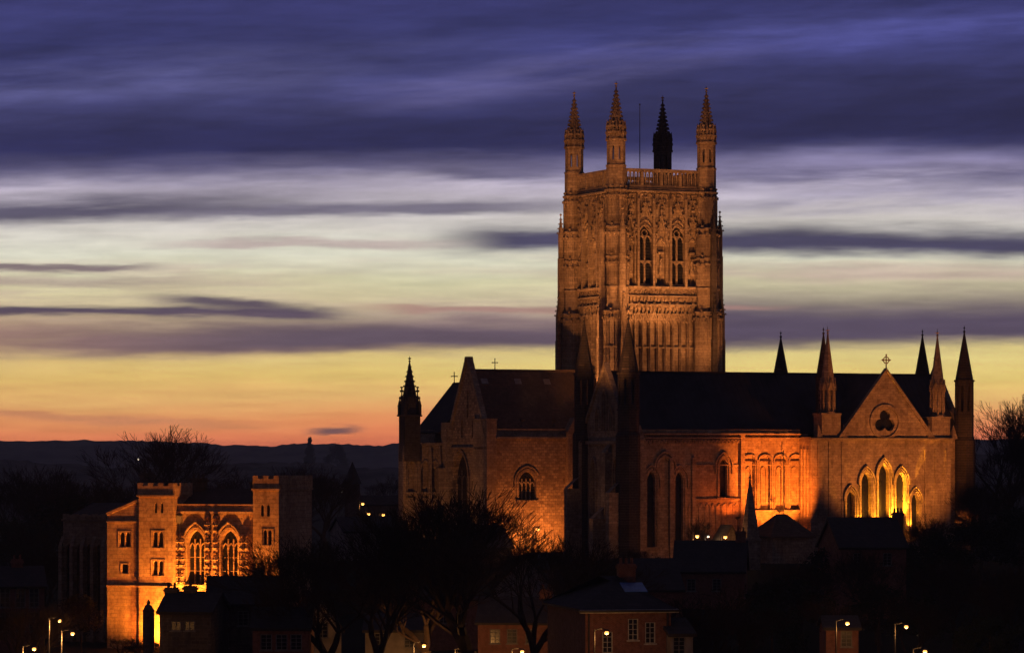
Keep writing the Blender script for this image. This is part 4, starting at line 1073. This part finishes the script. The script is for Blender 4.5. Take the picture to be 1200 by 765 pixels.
# ================================================================== trees
def bare_mesh(seed, height, spread=0.55, levels=7, r0=0.3, twig=0.016, up=0.25, trunk=.22, nb=(2, 3), forks=1):
    R = random.Random(seed); tr = MB(); cr = MB(); cnt = [0]
    def seg(p, d, L, r, lv):
        mb = tr if lv == 0 else cr
        k = 3 if lv < 4 else 2; q = p; dd = d.copy(); rr = r
        for i in range(k):
            dd = (dd + Vector((R.gauss(0, .10), R.gauss(0, .10), R.gauss(0, .05) + up * .10))).normalized()
            q2 = q + dd * (L / k); r2 = max(twig, rr * (.90 if lv else .93))
            n = 7 if lv == 0 else 5 if lv < 3 else 3
            b = len(mb.v); u = dd.orthogonal().normalized(); w = dd.cross(u)
            for c, ra in ((q, rr), (q2, r2)):
                for j in range(n):
                    a = 2 * math.pi * j / n; mb.v.append(tuple(c + u * (ra * math.cos(a)) + w * (ra * math.sin(a))))
            for j in range(n):
                m = (j + 1) % n; mb.f.append((b + j, b + m, b + n + m, b + n + j))
            q, rr = q2, r2
            if lv > 0 and lv < levels and i < k - 1 and R.random() < (.42 if lv < 4 else .25): child(q, dd, L, rr, lv)
        if lv < levels:
            for _ in range(R.randint(*nb) if lv < 2 else R.randint(2, 3)): child(q, dd, L, rr, lv)
    def child(p, d, L, r, lv):
        a = R.uniform(0, 2 * math.pi); th = R.uniform(.35, 1.0) * spread * (1.2 if lv == 0 else 1)
        u = d.orthogonal().normalized(); w = d.cross(u)
        nd = (d * math.cos(th) + (u * math.cos(a) + w * math.sin(a)) * math.sin(th) + Vector((0, 0, up * .35))).normalized()
        f = R.uniform(.66, .90)
        seg(p, nd, L * f if lv else L * R.uniform(.8, 1.1), max(twig, r * R.uniform(.55, .72)), lv + 1)
    d0 = Vector((R.gauss(0, .04), R.gauss(0, .04), 1)).normalized()
    seg(Vector((0, 0, -.3)), d0, height * trunk, r0, 0)
    zmax = max(v[2] for v in cr.v); k = height / zmax
    tm = tr.build('trunk', M['bark'], None, True); cm = cr.build('crown', M['twig'], None)
    for o in (tm, cm):
        for v in o.data.vertices: v.co *= k
    return tm.data, cm.data, (tm, cm)
protos = []
spec = [(11, 10, .52, 7, .34, .015, .40, .10, (3, 4)), (12, 10, .60, 7, .30, .015, .30, .12, (3, 3)), (13, 10, .44, 7, .26, .014, .50, .14, (2, 4)), (17, 10, .62, 7, .30, .015, .28, .10, (3, 4)), (23, 10, .60, 6, .2, .018, .35, .10, (3, 4))]
for s in spec:
    a, b, objs = bare_mesh(s[0], s[1], s[2], s[3], s[4] * .60, s[5] * .36, s[6], s[7], s[8]); protos.append((a, b))
    for o in objs: bpy.data.objects.remove(o)
def bare_tree(px, ytop, D, k, label, rot=0.0, wide=1.0, group='leafless trees', base=None, name='bare_tree'):
    x = (px - 600) / F_PX * D; z = gz(x, D) if base is None else base
    h = CAM_Z + (HOR - ytop) / F_PX * D - z
    r = empty(name, label, 'tree', (x, D, z), rot, group); s = h / 10.0; r.scale = (s * wide, s * wide, s)
    for nm, me in zip(('trunk', 'crown'), protos[k]): o = link(bpy.data.objects.new(nm, me)); o.parent = r
    return r
# evergreen: tapered trunk with layered needle clumps
def clump_mesh(seed, shape):
    R = random.Random(seed); q = MB(); 
    blobs = []
    if shape == 'cone':
        for i in range(70):
            h = R.uniform(.08, 1.0); r = .26 * (1.05 - h) * R.uniform(.4, 1.1); a = R.uniform(0, 6.28); blobs.append((r * math.cos(a), r * math.sin(a), h, .05 + .06 * (1 - h)))
    else:
        for i in range(60):
            a = R.uniform(0, 6.28); ph = R.uniform(-.2, 1.4); rr = R.uniform(.55, 1.0); blobs.append((.42 * rr * math.cos(a) * math.cos(ph), .42 * rr * math.sin(a) * math.cos(ph), .45 + .46 * rr * math.sin(ph), R.uniform(.07, .13)))
    for bx, by, bz, br in blobs:
        for _ in range(70):
            v = Vector((R.gauss(0, 1), R.gauss(0, 1), R.gauss(0, .7))).normalized() * br * R.uniform(.5, 1.15)
            c = Vector((bx, by, bz)) + v; u = Vector((R.gauss(0, 1), R.gauss(0, 1), R.gauss(0, 1))).normalized(); w = u.orthogonal().normalized() * R.uniform(.008, .016); u = u * R.uniform(.010, .022)
            q.poly([c - u, c + w, c + u, c - w])
    o = q.build('crown', M['leaf']); me = o.data; bpy.data.objects.remove(o)
    t_ = MB(); t_.prism(0, 0, .022, -.02, .85, .006, 7); o = t_.build('trunk', M['bark']); tm = o.data; bpy.data.objects.remove(o)
    return tm, me
leafy = [clump_mesh(3, 'round'), clump_mesh(4, 'round'), clump_mesh(5, 'cone')]
def leaf_tree(px, ytop, D, k, label, rot=0.0, wide=1.0, group='dark evergreen trees', name='evergreen_tree', base=None):
    x = (px - 600) / F_PX * D; z = gz(x, D) if base is None else base
    h = CAM_Z + (HOR - ytop) / F_PX * D - z
    r = empty(name, label, 'tree', (x, D, z), rot, group); r.scale = (h * wide, h * wide, h)
    for nm, me in zip(('trunk', 'crown'), leafy[k]): o = link(bpy.data.objects.new(nm, me)); o.parent = r
    return r
# the big central trees
bare_tree(545, 564, 296, 0, 'biggest bare tree, its branches fanning out before the cathedral', .3, 1.6)
bare_tree(622, 598, 290, 1, 'bare tree just right of the biggest one, in front of the choir window wall', 1.4, 1.15)
bare_tree(440, 602, 292, 3, 'wide bare tree left of the biggest one, under the three small lamps', 2.2, 1.2)
bare_tree(330, 668, 300, 1, 'bare tree between the gatehouse and the pale gable', 2.9, 1.0)
bare_tree(388, 625, 288, 3, 'wide low bare tree in front of the pale gable at centre left', 4.6, 1.5)
bare_tree(505, 628, 300, 1, 'bare tree between the biggest tree and the wide one to its left', 5.0, 1.5)
bare_tree(672, 640, 300, 3, 'wide bare tree whose left half crosses the biggest one, behind the red brick building', .9, 1.4)
# right side
for i, (px, yt, D, k, w, rot, lab) in enumerate([
    (1172, 460, 470, 3, 1.05, 2.1, 'bare tree against the sunset glow right of the cathedral end turret'),
    (1222, 488, 465, 0, 1.0, 1.9, 'bare tree cut by the right edge of the picture against the orange sky'),
    (1085, 598, 380, 1, 1.2, 2.5, 'bare tree touching the right side of the five lancets'),
    (1140, 560, 410, 0, 1.2, 3.3, 'dark bare tree below the cathedral end turret'),
    (1188, 540, 415, 2, 1.3, 4.1, 'dark bare tree at the right edge below the sunset tree'),
    (1030, 640, 345, 3, 1.2, 5.2, 'spreading bare tree below the five lancets'),
    (940, 650, 340, 1, 1.2, .2, 'spreading bare tree below the brown pyramid roof'),
    (1120, 650, 330, 0, 1.2, 1.1, 'bare tree behind the lower right street lamp'),
    (985, 690, 290, 2, 1.3, 2.1, 'small bare tree beside the lamp-lit low house at the bottom right'),
    (1180, 660, 300, 3, 1.2, 2.8, 'bare tree in the lower right corner'),
    (835, 684, 268, 4, 1.5, 3.6, 'round reddish-brown bare tree beside the red brick building'),
    (865, 700, 266, 1, 1.2, 4.9, 'low bare tree just right of the round reddish-brown tree'),
    (1065, 690, 300, 4, 1.3, 5.6, 'twiggy bare tree lit by the lower right street lamp'),
    (745, 640, 385, 4, 1.2, .6, 'small bare tree under the dark end turret of the cathedral'),
    (590, 588, 420, 2, 1.3, 1.7, 'bare tree left of the round-arched choir window'),
    (500, 584, 428, 1, 1.3, .7, 'bare tree before the west range wall'),
    (820, 604, 405, 4, 1.0, 1.7, 'bare tree in front of the low blind arcade of the cathedral wall')]):
    bare_tree(px, yt, D, k, lab, rot, w)
# left side, behind and beside the gatehouse
for i, (px, yt, D, k, w, rot, lab) in enumerate([
    (172, 497, 560, 3, 1.2, 2.4, 'bare tree topping the far hill line above the gatehouse'),
    (60, 540, 520, 0, 1.3, 1.6, 'dark bare tree at the upper left, below the hill line'),
    (12, 548, 500, 1, 1.4, 2.4, 'dark bare tree at the left edge, below the hill line'),
    (112, 556, 480, 3, 1.3, 3.1, 'dark bare tree above the unlit hall'),
    (265, 545, 520, 1, 1.3, 3.9, 'dark bare tree above the gatehouse roof'),
    (380, 552, 500, 0, 1.3, 4.6, 'dark bare tree right of the gatehouse right turret'),
    (330, 540, 600, 3, 1.3, 2.0, 'distant bare tree above the gatehouse right turret'),
    (450, 552, 600, 2, 1.4, 5.5, 'distant bare tree just left of the west pinnacle'),
    (30, 600, 400, 2, 1.5, .1, 'bare tree left of the unlit hall'),
    (58, 640, 360, 0, 1.2, 1.2, 'bare tree in front of the unlit hall at the left'),
    (45, 705, 300, 3, 1.2, 2.2, 'small bare tree around the lowest orange lamp at the bottom left'),
    (12, 700, 290, 1, 1.2, 3.0, 'small bare tree in the bottom left corner')]):
    bare_tree(px, yt, D, k, lab, rot, w)
for px, yt, D, k, w, lab in [
    (363, 514, 2600, 2, .7, 'lone dark conifer on the far hill line left of the cathedral'),
    (395, 518, 2600, 0, .7, 'lone round tree on the far hill line near the small lens cloud'),
    (1060, 632, 372, 0, 1.0, 'dark evergreen at the right foot of the five lancets'),
    (975, 634, 372, 1, 1.0, 'dark evergreen at the left foot of the five lancets'),
    (1100, 620, 376, 0, 1.1, 'dark evergreen below the right pinnacle of the transept'),
    (1150, 600, 380, 1, 1.2, 'dark evergreen mass at the right below the end turret'),
    (1195, 590, 385, 0, 1.2, 'dark evergreen mass at the right edge'),
    (1080, 690, 318, 1, 1.1, 'dark evergreen behind the lower right street lamp'),
    (905, 705, 300, 0, 1.1, 'dark evergreen at the bottom right of centre'),
    (925, 668, 335, 1, 1.3, 'dark evergreen below the brown pyramid roof'),
    (1030, 680, 325, 0, 1.2, 'dark evergreen between the two lower right street lamps'),
    (1160, 715, 290, 1, 1.2, 'dark evergreen in the lower right corner'),
    (708, 668, 372, 1, .8, 'dark evergreen under the lit strip of the end buttress'),
    (770, 650, 378, 0, .9, 'dark evergreen left of the brightest lamp before the cathedral wall'),
    (640, 655, 360, 1, .9, 'dark evergreen below the choir window'),
    (95, 690, 330, 1, .8, 'dark evergreen left of the lit gatehouse wall'),
    (80, 575, 450, 0, 1.1, 'dark evergreen above the unlit hall'),
    (20, 600, 440, 1, 1.2, 'dark evergreen at the left edge above the brick terrace')]:
    leaf_tree(px, yt, D, k, lab, px * .37, w)
# clipped bushes in front of the gatehouse
bare_tree(140, 744, 322, 4, 'twiggy bush glowing orange below the lit gatehouse wall', .5, 3.0, 'glowing bushes', name='bush')
bare_tree(160, 752, 318, 1, 'small twiggy bush next to the slim dark pier', 2.5, 3.0, 'glowing bushes', name='bush')

# ================================================================== lamps
def street_lamp(px, py, D, label, h=None, arm=.9, watts=500, white=False, rot=0.0, r=.17, base=None, pole=True):
    x = (px - 600) / F_PX * D; z = CAM_Z + (HOR - py) / F_PX * D
    z0 = gz(x, D) if base is None else base
    e = empty('street_lamp', label, 'street lamp', (x - arm * math.cos(rot), D - arm * math.sin(rot), z0), rot, 'street lamps'); H_ = z - z0
    q = MB(); q.prism(0, 0, .11, -.2, 1.1, .1, 8); q.prism(0, 0, .075, 1.1, H_ + .25, .05, 8); q.build('pole', M['steel' if px < 100 else 'metal'], e)
    q = MB(); q.tube((0, 0, H_ + .2), (arm * .6, 0, H_ + .32), .04); q.tube((arm * .6, 0, H_ + .32), (arm, 0, H_ + .2), .04); q.prism(arm, 0, .26, H_ + .12, H_ + .26, .1, 10); q.build('arm', M['metal'], e)
    q = MB(); q.ball((arm, 0, H_), r, r, r * .8, 12, 8); lp = q.build('lantern', M['lamp_white'] if white else M['lamp'], e, True)
    d = bpy.data.lights.new('lamp_light', 'POINT'); d.energy = watts; d.color = (1, .42, .11) if not white else (1, .8, .5); d.shadow_soft_size = .2
    o = link(bpy.data.objects.new('lamp_light', d)); o.location = (x, D, z - .45)
    return e
for a in [
    (70, 727, 296, 'farther of the two tall street lamps left of the lit gatehouse'),
    (85, 742, 282, 'nearer of the two tall street lamps left of the lit gatehouse'),
    (40, 760, 275, 'low orange street lamp in the bottom left corner among twigs'),
    (497, 756, 297, 'street lamp glowing under the big bare tree at the bottom centre'),
    (545, 763, 306, 'low street lamp half hidden by trunks, right of the one under the big tree'),
    (612, 763, 300, 'street lamp at the bottom edge before the wide brick house'),
    (711, 741, 255, 'street lamp before the red brick building front'),
    (1062, 734, 275, 'bright street lamp at the lower right among bare trees'),
    (993, 730, 278, 'faint street lamp left of the bright lower right one'),
    (1084, 763, 262, 'street lamp just showing at the bottom edge on the right'),
    (817, 628, 398, 'brightest lamp in front of the dim cathedral wall'),
    (850, 629, 396, 'small orange lamp beside the slender spirelet'),
    (425, 590, 520, 'highest of the three small lamps left of the cathedral'),
    (432, 602, 480, 'lower left of the three small lamps left of the cathedral'),
    (449, 603, 470, 'lower right of the three small lamps left of the cathedral'),
    (630, 620, 404, 'small lamp under the round-arched choir window')]:
    px, py, D, lab = a
    near = D < 310
    street_lamp(px, py, D, lab, watts=(700 if 480 < px < 620 else 420) if near else 200, r=.16 if near else .22, rot=0 if px != 85 else 0, arm=.9 if near else .5)
street_lamp(830, 628.5, 402, 'small white lamp between the two orange ones before the cathedral wall', watts=60, white=True, r=.14, arm=.4)
street_lamp(400, 576, 700, 'tiny pale lamp far off, above the three small orange ones', watts=60, white=True, r=.22, arm=.4)
street_lamp(162, 538, 1300, 'tiny lamp on the far hillside above the gatehouse turret', watts=60, white=True, r=.4, arm=.4)

# ================================================================== floodlights
def flood(site, u, v, z, tu, tv, tz, W, deg=100, col=(1.0, .30, .045), label=None, size=.25):
    p = site.w(u, v, z); tg = site.w(tu, tv, tz); dr = (tg - p).normalized()
    e = empty('floodlight', label, 'floodlight', p - dr * .3, 0, 'floodlights on the ground and roofs')
    q = MB(); a = dr.orthogonal().normalized(); b = dr.cross(a)
    q.v = [tuple(a * (sx * s) + b * (sy * s * .7) + dr * d) for s, d in ((.16, -.16), (.3, .1)) for sx, sy in ((-1, -1), (1, -1), (1, 1), (-1, 1))]
    for f in ((3, 2, 1, 0), (0, 1, 5, 4), (1, 2, 6, 5), (2, 3, 7, 6), (3, 0, 4, 7)): q.f.append(f)
    q.build('housing', M['metal'], e)
    g = z + .2 if z < 8 else .7
    q = MB(); q.tube((0, 0, -.1), (0, 0, -g), .05); q.prism(0, 0, .2, -g - .06, -g + .04, None, 8); q.build('stand', M['metal'], e)
    light('flood_light', p, tg, W, col, deg, size)
LK = (1.0, .37, .105)
flood(K, 4.0, -12.0, 19.4, 6.0, 0, 46, 26000, 62, LK, 'floodlight behind the long dark roof aimed at the tower parapet', .4)
flood(K, 9.5, -12.6, 18.8, 8.0, 0, 40, 10000, 80, LK, 'floodlight behind the long dark roof aimed at the belfry windows', .4)
flood(K, 6.0, -10.5, 21.8, 6.0, 0, 29, 2200, 130, LK, 'floodlight behind the long dark roof aimed at the lower tower stage', .4)
flood(K, -13.0, .2, 17.3, 0, 4, 46, 26000, 60, LK, 'floodlight on the choir parapet aimed at the top of the narrow tower face', .4)
flood(K, -8.5, .2, 17.3, .3, 1, 34, 9000, 90, LK, 'floodlight on the choir parapet aimed at the tower corner', .4)
flood(K, -42, -60.0, 1.0, 3, 3, 46, 165000, 19, LK, 'narrow-beam floodlight far out on the lawn aimed at the tower top', .3)
# choir window wall
flood(K, wc + .8, -4.2, 0.6, wc + 1.2, 0, 8, 5600, 150, (1, .27, .045), 'floodlight on the ground under the round-arched choir window')
flood(K, -9, -16.0, 0.6, -8, 0, 15, 34000, 90, (1, .33, .075), 'floodlight on the grass before the choir wall')
# west range and the choir end
flood(K, -30, 2, 0.5, -21, 13, 10, 2700, 110, (1, .38, .10), 'floodlight before the west range wall')
# end gable
flood(K, ou - 10, ov + 3, 0.5, ou, ov + 7, 18, 520, 80, (1, .42, .12), 'floodlight facing the dark gable between the two spirelets')
# long wall
flood(KB, ub(905), -1.8, 6.2, ub(905), 0, 11.2, 900, 165, (1, .20, .016), 'floodlight at the foot of the bright wall arcade')
flood(KB, ub(903), -9.0, 0.6, ub(905), 0, 9.6, 58000, 58, (1, .20, .018), 'strong floodlight on the ground before the bright wall arcade', .15)
flood(KB, ub(855), -2.0, 5.4, ub(850), 0, 11, 1000, 150, (1, .15, .012), 'floodlight under the single bright lancet')
flood(KB, ub(830), -7.0, 1.6, ub(845), 0, 14, 900, 110, (1, .20, .03), 'floodlight before the middle of the long wall')
flood(KB, ub(775), -12.0, 0.6, ub(780), 0, 12, 1000, 110, (1, .28, .06), 'floodlight before the dim left end of the long wall')
# transept
for px, W_, lab in ((1046.5, 30000, 'between the middle and right lancets'), (1025.5, 6000, 'between the middle and left lancets'), (1006, 3600, 'between the two left lancets'), (1064.5, 1800, 'between the two right lancets')):
    flood(KB, ut(px), TV - .75, 3.6, ut(px) + .05, TV, 9.5, W_, 95, (1, .36, .02), 'narrow floodlight close to the wall ' + lab, .1)
flood(KB, ub(1036), -7.5, 1.0, ub(1036), -3, 9.5, 2200, 110, (1, .33, .04), 'floodlight before the five lancets')
flood(KB, ub(1030), -22.0, 0.6, ub(1036), -3, 16, 26000, 70, (1, .29, .055), 'floodlight before the transept gable')
flood(KB, ub(1090), -2.7, 15.0, ub(1098), -2, 19.5, 500, 80, (1, .36, .06), 'floodlight on the parapet under the right transept pinnacle')
# gatehouse
flood(E, x2_ + 1.2, -1.4, 1.2, x2_ + .2, .5, 6.5, 17000, 165, (1, .34, .03), 'floodlight in the corner of the gatehouse behind the dark house')
flood(E, x2_ - 1.0, -1.9, 1.4, x2_ - 1.2, -.25, 5, 6000, 165, (1, .22, .018), 'floodlight at the foot of the left gatehouse turret')
flood(E, eu(250), -3.2, 1.2, eu(250), .9, 7.5, 24000, 120, (1, .27, .03), 'floodlight under the two great gatehouse windows')
flood(E, eu(164), -5.5, .2, eu(146), 0, 4, 48000, 100, (1, .16, .017), 'floodlight in front of the left gatehouse wall')
flood(E, eu(296), -6.5, .5, eu(312), 0, 10, 11000, 90, (1, .26, .045), 'floodlight in front of the right gatehouse turret')

# ================================================================== evening haze
hz_ = MB(); hz_.box(-4100, 4100, -520, 4320, -20, 135)
ho = hz_.build('haze', bpy.data.materials.new('haze')); tag(ho, kind='stuff')
m = ho.data.materials[0]; m.use_nodes = True; t = m.node_tree; t.nodes.clear()
vol = t.nodes.new('ShaderNodeVolumePrincipled'); vol.inputs['Color'].default_value = (.85, .88, 1.0, 1); vol.inputs['Density'].default_value = HAZE
vol.inputs['Anisotropy'].default_value = .2
oo = t.nodes.new('ShaderNodeOutputMaterial'); t.links.new(vol.outputs[0], oo.inputs['Volume'])
